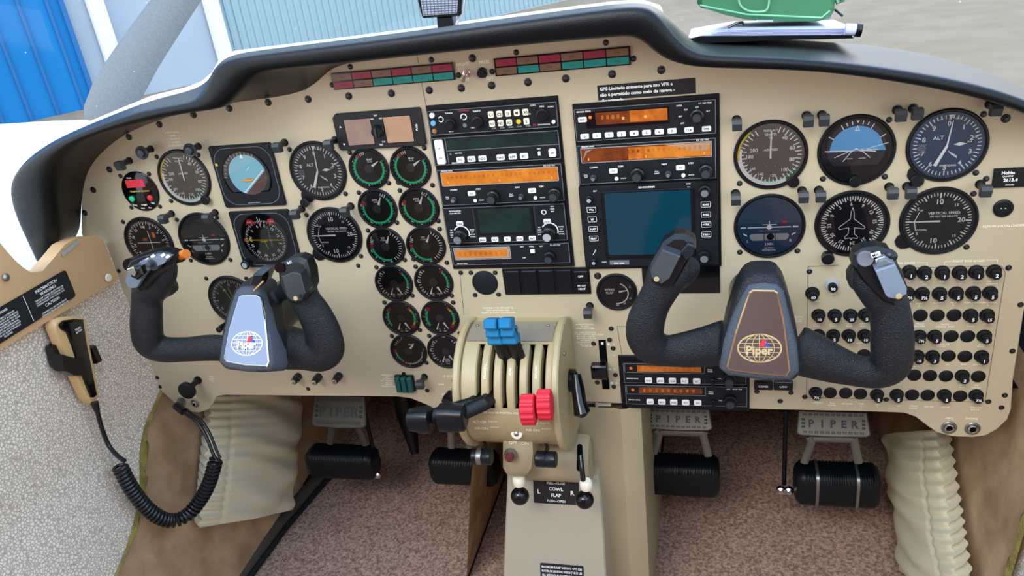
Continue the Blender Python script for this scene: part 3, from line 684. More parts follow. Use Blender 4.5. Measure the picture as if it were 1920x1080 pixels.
def m_tc(m):
    m.line(-24, -1, 24, -1, 1.3, 1.0, 'white'); m.line(-8, 2.4, 8, 2.4, 0.8, 1.0, 'white'); m.line(0, -3, 0, 7, 1.1, 1.0, 'white'); m.disc(0, -1, 3.0, 1.02, 'white', 14)
    m.rect(-32, -1.9, -26, -0.1, 1.0, 'white'); m.rect(26, -1.9, 32, -0.1, 1.0, 'white')
    for s_ in (-1, 1): m.poly([(s_*25, -10), (s_*29.5, -7.6), (s_*29, -9.6), (s_*24.6, -12)], 1.0, 'white')
    q = [(-22, -9.5), (22, -9.5), (20, -17.5), (-20, -17.5)]; m.poly([(-22, -11), (-20, -9), (20, -9), (22, -11), (21, -15.5), (18, -17.5), (-18, -17.5), (-21, -15.5)], 0.95, 'grey_white'); m.disc(1.5, -13, 4.2, 1.05, 'black', 20); m.rect(-6, -17.5, -5.2, -9, 1.0, 'black'); m.rect(6.5, -17.5, 7.3, -9, 1.0, 'black')
    m.text('L', -24, -18, 3.2, 1.0, 'white'); m.text('R', 24, -18, 3.2, 1.0, 'white'); m.text('2 MIN', 0, -22, 2.7, 1.0, 'white'); m.text('NO PITCH', 0, -27, 1.6, 1, 'white'); m.text('INFORMATION', 0, -29.7, 1.6, 1, 'white'); m.text('TURN COORDINATOR', 0, -5.2, 1.6, 1.0, 'grey_white'); m.text('D.C. ELEC.', 0, 28, 1.5, 1, 'grey')
def tc_flag(m): m.poly([(14, 7), (19.5, 7), (19, 4), (14.4, 4)], 1.1, 'red')
def f_ai(m):
    m.disc(0, 3, 30, 0.6, 'earth_dark', 40)
    m.poly([pol(a, 27) for a in range(-90, 91, 6)], 0.65, 'sky_blue')
    m.poly([(-27, 1), (27, 6), (30, -1), (-30, -1)], 0.66, 'sky_blue')
    m.poly([(-33, -17), (33, -17), (24, -26), (-24, -26)], 1.0, 'black')
def m_ai(m):
    for a in (-60, -30, -20, -10, 10, 20, 30, 60): m.tick(0, 0, 27 if abs(a) >= 30 else 29, 33, a, 1.0, 1.05, 'white')
    m.poly([(-1.6, 33), (1.6, 33), (0, 30)], 1.05, 'white'); m.poly([(-2.6, 22), (2.6, 22), (0, 28)], 1.05, 'white'); m.poly([(-1.3, 23), (1.3, 23), (0, 26)], 1.08, 'sky_blue')
    m.line(-32, 0.5, -8, 0, 1.2, 1.05, 'white'); m.line(8, 0.5, 32, 7, 0.9, 1.05, 'white'); m.line(5, 0, 20, -2, 1.2, 1.05, 'white'); m.line(-5, 0, -22, -7, 0.9, 1.05, 'white'); m.line(5, 0, 15, -9, 0.9, 1.05, 'white'); m.line(-4, 0, -13, -12, 0.9, 1.05, 'white')
    m.line(4, 1, 22, 0, 0.8, 1.05, 'white')
    for y in (-9,): m.line(-9, y, -3, y, 0.7, 1.05, 'white'); m.line(3, y, 10, y, 0.7, 1.05, 'white')
def bar_plane(m):
    m.poly([(-9, 0.2), (-4, 0.2), (0, 3), (4, 0.2), (9, 0.2), (9, -1.2), (4.5, -1.2), (0, 1.2), (-4.5, -1.2), (-9, -1.2)], 1.3, 'white')
def m_dg(m):
    for i in range(72): m.tick(0, 0, 33-(5.8 if i % 2 == 0 else 4), 33, i*5+4, 1.5 if i % 2 == 0 else 1.1, 0.9, 'white')
    for i, t_ in enumerate(('6', '9', '12', '15', '18', '21', '24', '27', '30', '33', '0', '3')): a = -4+i*30; x, y = pol(a, 24); m.text(t_, x, y, 4.2, 0.9, 'white', rot=a)
def dg_plane(m):
    q = [(0, 20), (1.6, 14), (2, 6), (14, -4), (13, -6.5), (3, -4.5), (3.4, -12), (7, -16), (6.5, -18), (1, -17), (0, -19.5)]; q = q+[(-x, y) for x, y in q[::-1]]
    for i in range(len(q)): a = q[i]; b = q[(i+1) % len(q)]; m.line(*a, *b, 0.8, 1.4, 'white')
for lb, (x, y), fn in (('right', (1444.6, 289), 0),):
    gauge('airspeed_indicator', 'airspeed indicator with yellow arc, white band and grey brown face, right side of the panel', 'gauge', 1444.6, 289.5, 40, None, m_asi, [('needle', pointer(1, -4, 28, 1.0, 0.7))], 'flight gauges', knob=[(25, -32, 6.5, 5)], face_mt='face_grey', z=0.0597)
gauge('attitude_indicator', 'attitude indicator with bright blue sky half, right side of the panel', 'gauge', 1605, 283, 40, f_ai, m_ai, [('miniature_airplane', bar_plane)], 'flight gauges', knob=[(0, -34, 6.5, 8)], z=0.0597)
gauge('altimeter', 'round altimeter tinted by a painted blue reflection at the far right end of the panel', 'gauge', 1775.3, 271, 40, None, m_alt, alt_needles(7), 'flight gauges', foot=[(222, 1.1)], knob=[(-26, -37, 7, 5)], face_mt='face_reflect_blue', z=0.0597)
gauge('turn_coordinator', 'turn coordinator with white aeroplane bar, just above the right control yoke', 'gauge', 1442.3, 423.5, 40, f_tc('face_reflect_pale'), m_tc, [('warning_flag', tc_flag)], 'flight gauges', face_mt='face_reflect_blue', z=-0.0260)
gauge('directional_gyro', 'compass dial with white aeroplane outline above the right yoke grip', 'gauge', 1597, 418.3, 40, None, m_dg, [('airplane_outline', dg_plane)], 'flight gauges', knob=[(-25, -38, 7, 14)], z=-0.0260)
gauge('vertical_speed_indicator', 'vertical speed dial below the far right altimeter', 'gauge', 1759, 412.5, 40, None, m_vsi, [('needle', vsi_needle)], 'flight gauges', foot=[(235, 1.1)], z=-0.0260)
# pilot's side
gauge('airspeed_indicator', 'airspeed indicator, tilted oval in view, second from the left end of the panel', 'gauge', 345.9, 333, 40, None, m_asi, [('needle', pointer(2, -4, 28, 1.0, 0.7))], 'flight gauges', knob=[(25, -32, 6.5, 7)], face_mt='face_grey')
gauge('altimeter', 'black altimeter between the left attitude indicator and the fuel gauges', 'gauge', 596.5, 320.5, 40, None, m_alt, alt_needles(2), 'flight gauges', foot=[(215, 1.1)], knob=[(-26, -40, 6, 10)], face_mt='face_dim')
gauge('turn_coordinator', 'dark turn coordinator above the left control yoke', 'gauge', 383, 448, 40, f_tc('face_dim'), m_tc, [('warning_flag', tc_flag)], 'flight gauges')
gauge('vertical_speed_indicator', 'vertical speed dial left of the column of engine gauges', 'gauge', 627.5, 440.5, 40, None, m_vsi, [('needle', vsi_needle)], 'flight gauges', foot=[(228, 1.1)])
def m_vor(m):
    for i in range(72): m.tick(0, 0, 33-(5 if i % 2 == 0 else 3), 33, i*5, 1.0 if i % 2 == 0 else 0.6, 0.9, 'white')
    for i, t_ in enumerate(('N', '3', '6', 'E', '12', '15', 'S', '21', '24', 'W', '30', '33')): a = -8+i*30; x, y = pol(a, 25); m.text(t_, x, y, 4, 0.9, 'white', rot=a)
    m.poly([(-2, 26), (2, 26), (0, 21)], 1.0, 'white'); m.rect(9, 8, 14, 16, 1.0, 'orange'); m.rect(-9, 3, 0, 8, 1.0, 'ann_red'); m.text('FR', -4.5, 5.5, 3, 1.05, 'orange')
def cross(m): m.line(-19, 0.5, 19, 0.5, 1.0, 1.4, 'white'); m.line(4, 19, 4, -20, 1.0, 1.5, 'white')
gauge('course_indicator', 'course deviation dial with white cross needles behind the left yoke switches', 'gauge', 280.5, 455, 40, None, m_vor, [('cross_needles', cross)], 'flight gauges')
def m_rmi(m):
    for i in range(72): m.tick(0, 0, 33-(4.5 if i % 2 == 0 else 2.8), 33, i*5, 1.0 if i % 2 == 0 else 0.6, 0.9, 'white')
    for i, t_ in enumerate(('12', '15', '18', '21', '24', '27', '30', '33', 'N', '3', '6', '9')): a = i*30; x, y = pol(a, 25.5); m.text(t_, x, y, 3.4, 0.9, 'white', rot=a)
def rmi_n(m): m.line(-9, 17, 8, -22, 1.0, 1.4, 'yellow_green'); m.line(-2, 21, 7, -22, 1.0, 1.45, 'yellow_green'); m.poly([(-12, 15), (-6, 16), (-10, 21)], 1.45, 'yellow_green')
gauge('radio_magnetic_indicator', 'compass dial with yellow green needles half hidden behind the left yoke hub', 'gauge', 438, 563, 40, None, m_rmi, [('needles', rmi_n)], 'flight gauges', knob=[(-24, -38, 4.5, 22)])
# engine gauges, five rows of two
def digits(m, lst, r, h_=3.4):
    for a, t_ in lst: x, y = pol(a, r); m.text(t_, x, y, h_, 0.9, 'white', bold=True)
R2 = 27.5
def mk_arc(arcs, ticks, caps, nums=()):
    def f(m):
        for r0, r1, a0, a1, c_ in arcs: m.band(0, 0, r0, r1, 0.8, a0, a1, c_)
        for a0, a1, n_, L, c_ in ticks:
            for i in range(n_+1): m.tick(0, 0, 20.5-L/2, 20.5+L/2, a0+(a1-a0)*i/n_, 1.0, 0.9, c_)
        for t_, x, y, h_ in caps: m.text(t_, x, y, h_, 0.9, 'white')
        digits(m, nums, 23.8)
    return f
fuel = mk_arc([(18.3, 20.8, 65, 318, 'green')], [(65, 318, 22, 3.5, 'green'), (322, 330, 2, 4.5, 'red'), (336, 350, 2, 4, 'white')], [('MAP', 3, 12, 2.8), ('IN HG', 3, 9, 1.6)], [(62, '1'), (105, '2'), (150, '3'), (190, '2'), (235, '1'), (300, '5')])
rpm = mk_arc([(18.3, 20.8, 48, 282, 'green')], [(48, 282, 22, 3.5, 'green'), (284, 300, 3, 4.5, 'red'), (22, 38, 2, 4, 'white')], [('RPM', -2, 12, 2.8), ('X100', -1, 9, 1.8)], [(35, '5'), (75, '10'), (110, '1'), (145, '15'), (180, '2'), (215, '20'), (250, '2'), (285, '25')])
tit = mk_arc([(18.3, 20.8, 165, 262, 'green')], [(170, 262, 8, 3.5, 'green'), (268, 280, 2, 4.5, 'red'), (30, 150, 12, 4, 'white'), (288, 300, 2, 4, 'white')], [('TIT', -2, 12, 2.8), ('F X100', -2, 9, 1.8)], [(25, '7'), (55, '8'), (82, '9'), (110, '1'), (140, '1'), (170, '12'), (200, '13'), (230, '14'), (255, '15'), (305, '17')])
cht = mk_arc([(18.3, 20.8, 45, 108, 'green')], [(45, 108, 5, 3.5, 'green'), (35, 42, 1, 5, 'red'), (112, 140, 3, 4, 'white'), (215, 325, 10, 4, 'white')], [('OIL', -4, -17, 2.4), ('CHT', 5, -17, 2.4), ('PSI', -4, -20, 1.6), ('F', 5, -20, 1.6)], [(30, '5'), (105, '3'), (130, '2'), (205, '0'), (235, '50'), (275, '75'), (310, '100')])
oil = mk_arc([(18.3, 20.8, 62, 105, 'green'), (18.3, 21, 45, 60, 'yellow'), (18.3, 21, 108, 122, 'yellow'), (18.3, 20.8, 235, 300, 'green')], [(62, 105, 4, 3.5, 'green'), (38, 44, 1, 5, 'red'), (124, 135, 2, 5, 'red'), (235, 300, 5, 3.5, 'green'), (306, 318, 2, 5, 'red')], [('L', -3, -17, 2.4), ('P', 4, -17, 2.4), ('OIL', -3, -20.5, 1.6), ('TEMP', 4, -20.5, 1.6)], [(28, '7'), (75, '6'), (105, '2'), (210, '1'), (245, '2'), (275, '4'), (305, '8')])
fu = mk_arc([(18.3, 20.8, 215, 265, 'green')], [(205, 212, 1, 4.5, 'red'), (268, 275, 1, 4.5, 'red'), (95, 200, 18, 2, 'white'), (300, 340, 4, 3, 'white')], [('VAC', 5, 11, 3), ('IN', 7, 7.5, 2)], [(85, '2'), (135, '4'), (185, '6'), (240, '5'), (345, '8')])
vacm = mk_arc([], [(215, 325, 10, 3.5, 'white'), (35, 145, 10, 3.5, 'white')], [('FUEL', 0, -13, 2.6), ('QTY', 0, -16.5, 2.6), ('GALS', 0, -20, 1.8)], [(205, '0'), (240, '10'), (275, '20'), (310, '30'), (155, '0'), (120, '10'), (85, '20'), (50, '30'), (0, '40')])
hub = lambda m: m.lathe([(6, 1.5), (6, 2.0), (5, 2.2), (0.01, 2.2)], 0, 0, 'face_dim', 20)
def one(a): return [('needle', pointer(a, 4, 17, 2.0, 0.4)), ('hub', hub)]
two = [('left_needle', pointer(202, 8, 19, 0.4, 1.2)), ('right_needle', pointer(150, 8, 20, 1.6, 0.4)), ('hub', hub)]
EG = [(692.3, 316, fuel, one(58), 'top row, left one of the pair below the twin display unit', 'manifold_pressure_gauge'), (770, 314, fuel, one(58), 'top row, right one of the pair below the twin display unit', 'manifold_pressure_gauge'),
      (708.5, 391, rpm, one(25), 'second row from the top, left of its pair', 'tachometer'), (786, 389, rpm, one(25), 'second row from the top, right of its pair', 'tachometer'),
      (724, 462, tit, one(25), 'third row from the top, left of its pair', 'turbine_temperature_gauge'), (799, 460.5, tit, one(25), 'third row from the top, right of its pair', 'turbine_temperature_gauge'),
      (739, 530.5, cht, two, 'fourth row from the top, left of its pair', 'cylinder_temperature_gauge'), (813.5, 528.5, cht, two, 'fourth row from the top, right of its pair', 'cylinder_temperature_gauge'),
      (753, 596, oil, two, 'fifth row from the top, left of its pair, yellow tipped arcs', 'oil_gauge'), (825.5, 595.5, oil, two, 'fifth row from the top, right of its pair, yellow tipped arcs', 'oil_gauge'),
      (766.5, 658, fu, one(38), 'bottom row, left one with a short green arc', 'vacuum_gauge'), (836.5, 658, vacm, two, 'bottom row, right one with only white marks', 'fuel_gauge')]
for x, y, mk, nd, lb, nm in EG: gauge(nm, 'round engine gauge, '+lb, 'gauge', x, y, R2, None, mk, nd, 'engine gauges in two columns')
# wing flap gauge
def m_flap(m):
    m.text('WING', -9, 3.5, 3.2, 0.9, 'white'); m.text('FLAP', -9, -1, 3.2, 0.9, 'white'); m.band(0, -2, 13.5, 15, 0.9, 20, 185, 'white')
    for t_, x, y in (('0', 17, 7), ('10', 17, -9), ('25', 9, -16), ('40', 0, -18.5)): m.text(t_, x, y, 2.6, 0.9, 'white')
gauge('flap_position_gauge', 'round black WING FLAP gauge beside the right yoke grip', 'gauge', 1156.5, 547, 26, None, m_flap, [('needle', pointer(80, 3, 14, 1.2, 0.5))])
# blank plug
t = thing('blank_cover', 'plain round black cover plate left of the rocker switch row', 'cover plate', P(909.5, 530), ON_PANEL); m = MB(); m.lathe([(17.5, 0), (17.5, 0.8), (16.8, 1.3), (0.01, 1.3)], 0, 0, 'radio', 40); m.build('plate', t)
# CO detector at the far left
t = thing('warning_display', 'oval black warning unit with red window at the left end of the panel', 'gauge', P(264, 358.5), ON_PANEL)
m = MB(); m.lathe([(29, 0), (29, 1.2), (28, 2), (0.01, 2)], 0, 0, 'gloss', 40); m.build('housing', t)
m = MB(); m.rr(-3, 12, 30, 11, 2, 2.6, 1, 'glow_red'); m.build('red_display', t)
m = MB(); m.poly([(5, 8), (12, 8), (10, 16), (7, 16)], 2.8, 'pink'); m.text('Mode', -10, 20.5, 2.4, 2.2, 'white'); m.disc(3, 22, 1.5, 2.2, 'ann_red', 12); m.text('Graphics & Functions', 0, 1, 2.6, 2.2, 'yellow', wmax=42)
m.text('Prog', -15, -19, 2.4, 2.2, 'white'); m.text('Insight', 0, -19, 2.6, 2.2, 'white'); m.text('Step', 15, -17, 2.2, 2.2, 'white'); m.text('Auto', -4, -24, 2.2, 2.2, 'white'); m.text('Man', 8, -24, 2.2, 2.2, 'white'); m.build('lettering', t, smooth=0)
for x, c_ in ((-16, 'green'), (14, 'red')): m = MB(); m.lathe([(4.2, 2), (4.2, 4), (3.4, 4.6), (0.01, 4.6)], x, -9.5, c_, 20); m.build('green_button' if x < 0 else 'red_button', t)
m = MB(); m.rr(-1, -9, 13, 11, 2, 3, 1, 'radio_dark'); m.build('switch', t)

# ---------------------------------------------------------------- square gauges
def square(name, label, cs, build_face):
    c_, w_, h_ = rect_px(cs); t = thing(name, label, 'gauge', c_, ON_PANEL, 'flight gauges')
    ch = 7
    m = MB(); ol = [(-w_/2+2, -h_/2), (w_/2-2, -h_/2), (w_/2, -h_/2+2), (w_/2, h_/2-2), (w_/2-2, h_/2), (-w_/2+2, h_/2), (-w_/2, h_/2-2), (-w_/2, -h_/2+2)]
    m.prism(ol, 0, 3.5, 'radio', 0.8)
    a = rrect(0, 0, w_-7, h_-7, 20, 6); b = inset(a, 0.7); n = len(a); m.add([(p[0], p[1], 3.6) for p in a]+[(p[0], p[1], 3.6) for p in b], [[i, (i+1) % n, n+(i+1) % n, n+i] for i in range(n)], 'grey')
    m.build('bezel', t); build_face(t, w_, h_)
    for sx in (-1, 1):
        for sy in (-1, 1): m = MB(); m.lathe([(2.4, 3.5), (2.4, 4.4), (0.01, 4.6)], sx*(w_/2-5), sy*(h_/2-5), 'screw', 12); m.build('screw', t)
    return t
def adi(t, w_, h_):
    m = MB(); R = 36
    body = [pol(a, R) for a in range(-128, 129, 8)]
    m.poly(body, 3.7, 'gloss'); ins = [(x*0.93, y*0.93) for x, y in body]; m.poly(ins, 3.8, 'earth_dark')
    m.disc(2, 2, 27.5, 3.9, 'sky_teal', 40)
    r = 27.4; m.poly([(2+r*cos(radians(a)), 2+r*sin(radians(a))) for a in range(-110, 15, 6)], 4.0, 'earth'); m.build('dial_face', t, smooth=0)
    m = MB()
    for a in list(range(-90, 31, 10)): m.tick(0, 0, 29.5, 32.5 if a % 30 else 34, a, 0.9, 4.1, 'grey_white')
    m.poly([(-2.4, 25), (2.4, 25), (0, 31)], 4.1, 'white'); m.line(-9, -22, 26, 7, 1.0, 4.1, 'white'); m.line(2, 8, 8, 13, .6, 4.1, 'white'); m.text('GYRO', 0, 34, 1.5, 3.7, 'grey_white'); m.text('DECISION HEIGHT', 0, -h_/2+6, 1.6, 3.7, 'grey_white'); m.build('dial_markings', t, smooth=0)
    m = MB(); m.prism([(-10, -6), (-2, -3.6), (3, -2.5), (11, -4.5), (3, -7), (-2, -7)], 4.2, 4.8, 'orange'); m.prism([(-12, -5.6), (-2, -4.6), (12, -4.9), (3, -6.0)], 4.8, 5.0, 'yellow'); m.build('miniature_airplane', t, smooth=0)
    m = MB(); m.poly(ins, 5.2, 'glass'); m.build('glass', t, smooth=0)
    m = MB(); m.disc(-w_/2+6, 18, 2, 3.8, 'yellow', 12); m.build('marker_lamp', t, smooth=0)
square('attitude_indicator', 'square attitude indicator with pale blue ball, left side of the panel', [(391.5, 273.7), (509, 266.5), (538, 384), (425, 388)], adi)
def hsi(t, w_, h_):
    m = MB(); m.disc(0, 2, 36, 3.7, 'gloss', 44); m.build('dial_face', t, smooth=0)
    m = MB()
    for i in range(72): m.tick(0, -2, 30-(4 if i % 2 == 0 else 2.5), 30, i*5, 0.9 if i % 2 == 0 else 0.6, 4, 'white')
    for i, t_ in enumerate(('6', 'E', '12', '15', 'S', '21', '24', 'W', '30', '33', 'N', '3')): a = -18+i*30; x, y = pol(a, 22.5); m.text(t_, x, y-2, 4, 4, 'white', rot=a)
    m.poly([(-24, 22), (-15, 24), (-8, 22), (-12, 29), (-19, 30)], 4.1, 'red'); m.poly([(24, 22), (15, 24), (8, 22), (12, 29), (19, 30)], 4.1, 'red'); m.line(0, 31, 0, 22, 1, 4.2, 'white'); m.line(-4, 33, -1, 18, .9, 4.2, 'white')
    m.text('FLAG', -17, 26, 2, 4.2, 'white'); m.text('HDG', 17, 26, 2, 4.2, 'white')
    for i in range(12): m.line(7, 18-i*2.6, 10, 18-i*2.6, 0.7, 4.05, 'grey_white')
    m.build('dial_markings', t, smooth=0)
    m = MB(); m.line(-30, 0, 28, -1.5, 1.3, 4.5, 'yellow'); m.poly([(-26, 0), (-20, 3.2), (-20, -3.2)], 4.55, 'yellow'); m.band(-29, 0, 1.8, 3.2, 4.5, 0, 360, 'orange', 12); m.line(-1, -1, 2, -14, 1, 4.6, 'yellow_green'); m.line(-7, -3, 3, -3, 1, 4.6, 'yellow'); m.build('course_needle', t, smooth=0)
    m = MB(); m.disc(0, 2, 35, 5.4, 'glass', 40); m.build('glass', t, smooth=0)
    m = MB(); m.lathe([(6.5, 3.5), (6.5, 14), (5.6, 15), (0.01, 15)], -w_/2+10, -h_/2+8, 'satin', 20); m.lathe([(4, 15), (4, 15.3), (0.01, 15.3)], -w_/2+10, -h_/2+8, 'grey_white', 12); m.build('course_knob', t)
square('horizontal_situation_indicator', 'square compass display with yellow needle and red flags above the left yoke', [(430, 395.5), (543.5, 391.5), (567, 496), (459.5, 501)], hsi)

# ---------------------------------------------------------------- post lights
def post_light_bm(L=24, r=3.9):
    m = MB(); m.lathe([(r+1.2, 0), (r+1.2, 1), (r, 1.2), (r, L-9), (r+0.8, L-8), (r+0.8, L-7)], 0, 0, 'satin', 18)
    vs = [(-r-1.2, -r-3.2, L-8), (r+1.2, -r-3.2, L-8), (r+1.2, r+1, L-8), (-r-1.2, r+1, L-8), (-r-1.2, -r-3.2, L-1), (r+1.2, -r-3.2, L-1), (r+1.2, 1, L+2), (-r-1.2, 1, L+2), (r+1.2, r+1, L), (-r-1.2, r+1, L)]
    m.add(vs, [[0, 3, 2, 1], [0, 1, 5, 4], [4, 5, 6, 7], [7, 6, 8, 9], [9, 8, 2, 3], [1, 2, 8, 6, 5], [3, 0, 4, 7, 9]], 'dark_grey'); return m
PLT = [(1381, 224, 'upper left of the right airspeed dial'), (1512, 216.5, 'upper right of the right airspeed dial'), (1541, 215, 'upper left of the bright blue attitude dial'), (1682, 206, 'upper right of the bright blue attitude dial'), (1712, 203, 'upper left of the far right altimeter'), (1856, 195, 'upper right of the far right altimeter'),
       (1379, 362, 'upper left of the right turn coordinator'), (1503.5, 357, 'upper right of the right turn coordinator'), (1535, 356, 'upper left of the aeroplane outline compass'), (1667, 350, 'upper right of the aeroplane outline compass'), (1700.5, 349, 'upper left of the far right vertical speed dial'), (1837.5, 345, 'upper right of the far right vertical speed dial'),
       (243, 301, 'above the red window warning unit'), (534, 267, 'between the left attitude indicator and altimeter'), (322, 400, 'between the left course dial and turn coordinator'), (404, 398, 'upper right of the left turn coordinator'), (566, 391, 'upper right of the yellow needle compass'), (658, 386, 'upper right of the left vertical speed dial'), (629, 262, 'upper right of the left altimeter'), (796, 706, 'beside the green finned block'), (1106, 573, 'left of the wing flap gauge')]
pb = None
for i, (x, y, lb) in enumerate(PLT):
    lab = 'black eyebrow post light '+lb
    if pb is None: pb = thing('post_light', lab, 'light', P(x, y), ON_PANEL, 'eyebrow lights on the panel'); post_light_bm().build('lamp_head', pb)
    else: dup(pb, P(x, y), lab)
for x, y, lb in ((283, 279, 'above left of the left airspeed dial'), (372, 274, 'above right of the left airspeed dial')):
    t = thing('post_light', 'black post light with round flared cap '+lb, 'light', P(x, y), ON_PANEL, 'eyebrow lights on the panel')
    m = MB(); m.lathe([(5, 0), (5, 1), (4, 1.2), (4, 16), (4.5, 16.2)], 0, 0, 'satin', 18); m.build('stem', t)
    m = MB(); m.lathe([(4.5, 16), (9, 18), (9.3, 20), (8.6, 21), (6, 20), (5.5, 19.5), (4.6, 22.5), (0.01, 23)], 0, 0, 'dark_grey', 24); m.build('round_cap', t)

# ---------------------------------------------------------------- annunciators
for nm, cs, cols, rows_, lb in (('annunciator_strip', [(622, 136), (851, 117), (855, 149), (628, 168)], 6, [['ann_brown', 'ann_red']*3, ['ann_red', 'ann_brown']+['ann_teal']*4], 'left of the NIGHT and DAY toggle'),
                                ('annunciator_strip', [(927, 110), (1181, 85), (1184, 120), (930, 143)], 6, [['ann_red', 'ann_brown']*3, ['ann_brown', 'ann_teal', 'ann_brown', 'ann_teal', 'ann_teal', 'ann_teal']], 'right of the PRESS TEST button')):
    c_, w_, h_ = rect_px(cs); t = thing(nm, 'strip of red, brown and teal warning lamps '+lb, 'warning lights', c_, ON_PANEL, 'warning light strips')
    m = MB(); m.rr(0, 0, w_, h_, 0, 3, 0.8, 'gloss', 0.4); m.build('housing', t)
    words = ['BATT', 'L OIL', 'R OIL', 'L ALT', 'R ALT', 'DOOR', 'VAC', 'HTR', 'GEAR', 'FUEL', 'AUX', 'PITOT']
    for r in range(2):
        for k in range(cols):
            ww = (w_-2.5)/cols; x = -w_/2+1.25+ww*(k+0.5); y = h_/4*(1 if r == 0 else -1)*0.94
            m = MB(); m.rr(x, y, ww-1.3, h_/2-2.2, 3, 3.6, 0.5, rows_[r][k], 0.2); m.text(words[(k+r*5) % 12], x, y, 1.7, 3.65, 'earth_dark' if rows_[r][k] != 'ann_teal' else 'teal_block'); m.build({'ann_red': 'red_lamp', 'ann_brown': 'brown_lamp', 'ann_teal': 'teal_lamp'}[rows_[r][k]], t)
t = thing('toggle_switch', 'chrome NIGHT and DAY toggle between the warning light strips', 'switch', P(876, 137), ON_PANEL)
m = MB(); m.lathe([(5.2, 0), (5.2, 2), (4.2, 2.2), (4.2, 4), (3, 4.2)], 0, 0, 'chrome', 6); m.build('nut', t)
m = MB(); m.tube([(0, 0, 3), (-1, -3, 9), (-1.6, -6, 15)], [1.3, 1.6, 2.4], 'chrome', 12); m.build('lever', t)
t = thing('push_button', 'black PRESS TEST button left of the right warning strip', 'switch', P(905, 136), ON_PANEL)
m = MB(); m.lathe([(6.2, 0), (6.2, 2), (5.2, 2.5), (5.2, 7), (4.4, 8), (0.01, 8)], 0, 0, 'satin', 20); m.build('button', t)
m = MB(); m.lathe([(6.8, 0), (6.8, 1.4), (6.2, 1.5)], 0, 0, 'chrome', 6); m.build('nut', t)
# GPS notice
c_, w_, h_ = rect_px([(1120, 161), (1303, 145), (1304, 173), (1122, 190)]); t = thing('placard', 'black GPS notice in white Portuguese lettering above the right radio stack', 'placard', c_, ON_PANEL)
m = MB(); m.rr(0, 0, w_, h_, 0, 0.5, 0.3, 'placard'); m.build('plate', t); m = MB()
for i, s_ in enumerate(('GPS-Limitado somente para uso VFR e', 'não é permitido como meio de navega -', 'ção primaria.')): m.text(s_, -w_/2+2.5, h_/2-4.2-i*6.6, 3.7, 0.7, 'white', 'l', bold=True, wmax=w_-5 if i < 2 else None)
m.build('lettering', t, smooth=0)
# twin display (stormscope)
c_, w_, h_ = rect_px([(622, 212), (790, 201), (801, 273), (641, 279)]); t = thing('twin_display', 'black unit with two tan screens and a centre knob', 'avionics', c_, ON_PANEL)
m = MB(); m.prism([(-w_/2+5, h_/2), (-w_/2, h_/2-5), (-w_/2, -h_/2+4), (-w_/2+4, -h_/2), (w_/2-2, -h_/2), (w_/2, -h_/2+2), (w_/2, h_/2-2), (w_/2-2, h_/2)], 0, 5, 'radio_dark', 0.9); m.build('housing', t)
for x, mt in ((-26, 'lcd_tan'), (26.5, 'lcd_tan_light')): m = MB(); m.frame(x, -1, 36.6, 33.6, 0.8, 5.15, 'gloss'); m.rr(x, -1, 35, 32, 5, 5.2, 0.8, mt); m.build('screen', t)
m = MB(); m.text('BRT', 0, 18, 2, 5.2, 'white'); m.text('DIM', -6, 14, 1.8, 5.2, 'white'); m.text('OFF', 6, 14, 1.8, 5.2, 'white'); m.text('CLR', 4, -15, 1.8, 5.2, 'white'); m.text('TEST', 0, -18.5, 1.8, 5.2, 'white')
m.poly([(-w_/2+7, 6), (-w_/2+10, 6), (-w_/2+8.5, 9)], 5.2, 'white'); m.poly([(-w_/2+7, -14), (-w_/2+10, -14), (-w_/2+8.5, -17)], 5.2, 'white'); m.text('PUSH', w_/2-8, 0, 2.4, 5.2, 'white', rot=-85); m.build('lettering', t, smooth=0)
m = MB(); m.lathe([(8, 5), (8, 6), (7, 7), (7, 13), (6.3, 14), (0.01, 14)], 0, -1, 'satin', 12); m.box(-1, -6.5, 14, 1, 4.5, 16, 'dark_grey'); m.build('knob', t)

# ================================================================ RADIOS
def unit(name, label, cs, cat='radio', d=0.0, depth_=6, group='avionics in the centre stacks', frame=True):
    c_, w_, h_ = rect_px(cs, 0.005); c_ = Vector((c_.x, 0, c_.z)); t = thing(name, label, cat, c_, ON_PANEL, group)
    m = MB(); m.rr(0, 0, w_-0.4, h_-0.4, 0, depth_, 0.8, 'radio', 0.5)
    if frame: m.frame(0, 0, w_-1.6, h_-1.6, 0.7, depth_+0.06, 'grey')
    m.build('faceplate', t, smooth=0); return t, w_, h_
def knobp(t, x, y, z, r, L, mt='satin', name='knob', tip=None, n=20):
    m = MB(); m.lathe([(r, z), (r, z+L*0.45), (r*0.78, z+L*0.5), (r*0.78, z+L*0.92), (r*0.7, z+L), (0.01, z+L)], x, y, mt, n)
    if tip: m.disc(x, y, r*0.6, z+L+0.1, tip, 16)
    return m.build(name, t)
def btn(t, x, y, w_, h_, z, tx, mt='white', tmt='black', name='button', th=None):
    m = MB(); m.rr(x, y, w_, h_, z, z+1.8, min(w_, h_)*0.22, mt, 0.35)
    if tx: m.text(tx, x, y, th or h_*0.42, z+1.9, tmt, wmax=w_*0.8)
    return m.build(name, t, smooth=0)
Z = 6.15
# black rack frames behind the stacks
for cs, lb in (([(798, 198), (1046, 181), (1075, 497), (851, 503)], 'left'), ([(1072, 196), (1347, 176), (1351, 499), (1102, 501)], 'right')):
    c_, w_, h_ = rect_px(cs); t = thing('radio_rack', 'black mounting frame around the %s radio stack' % lb, 'rack', c_, ON_PANEL, 'radio racks'); m = MB()
    m.rr(0.6, 0, w_+1, h_+1.5, 0, 2.2, 1, 'black', 0.4); m.build('frame', t)
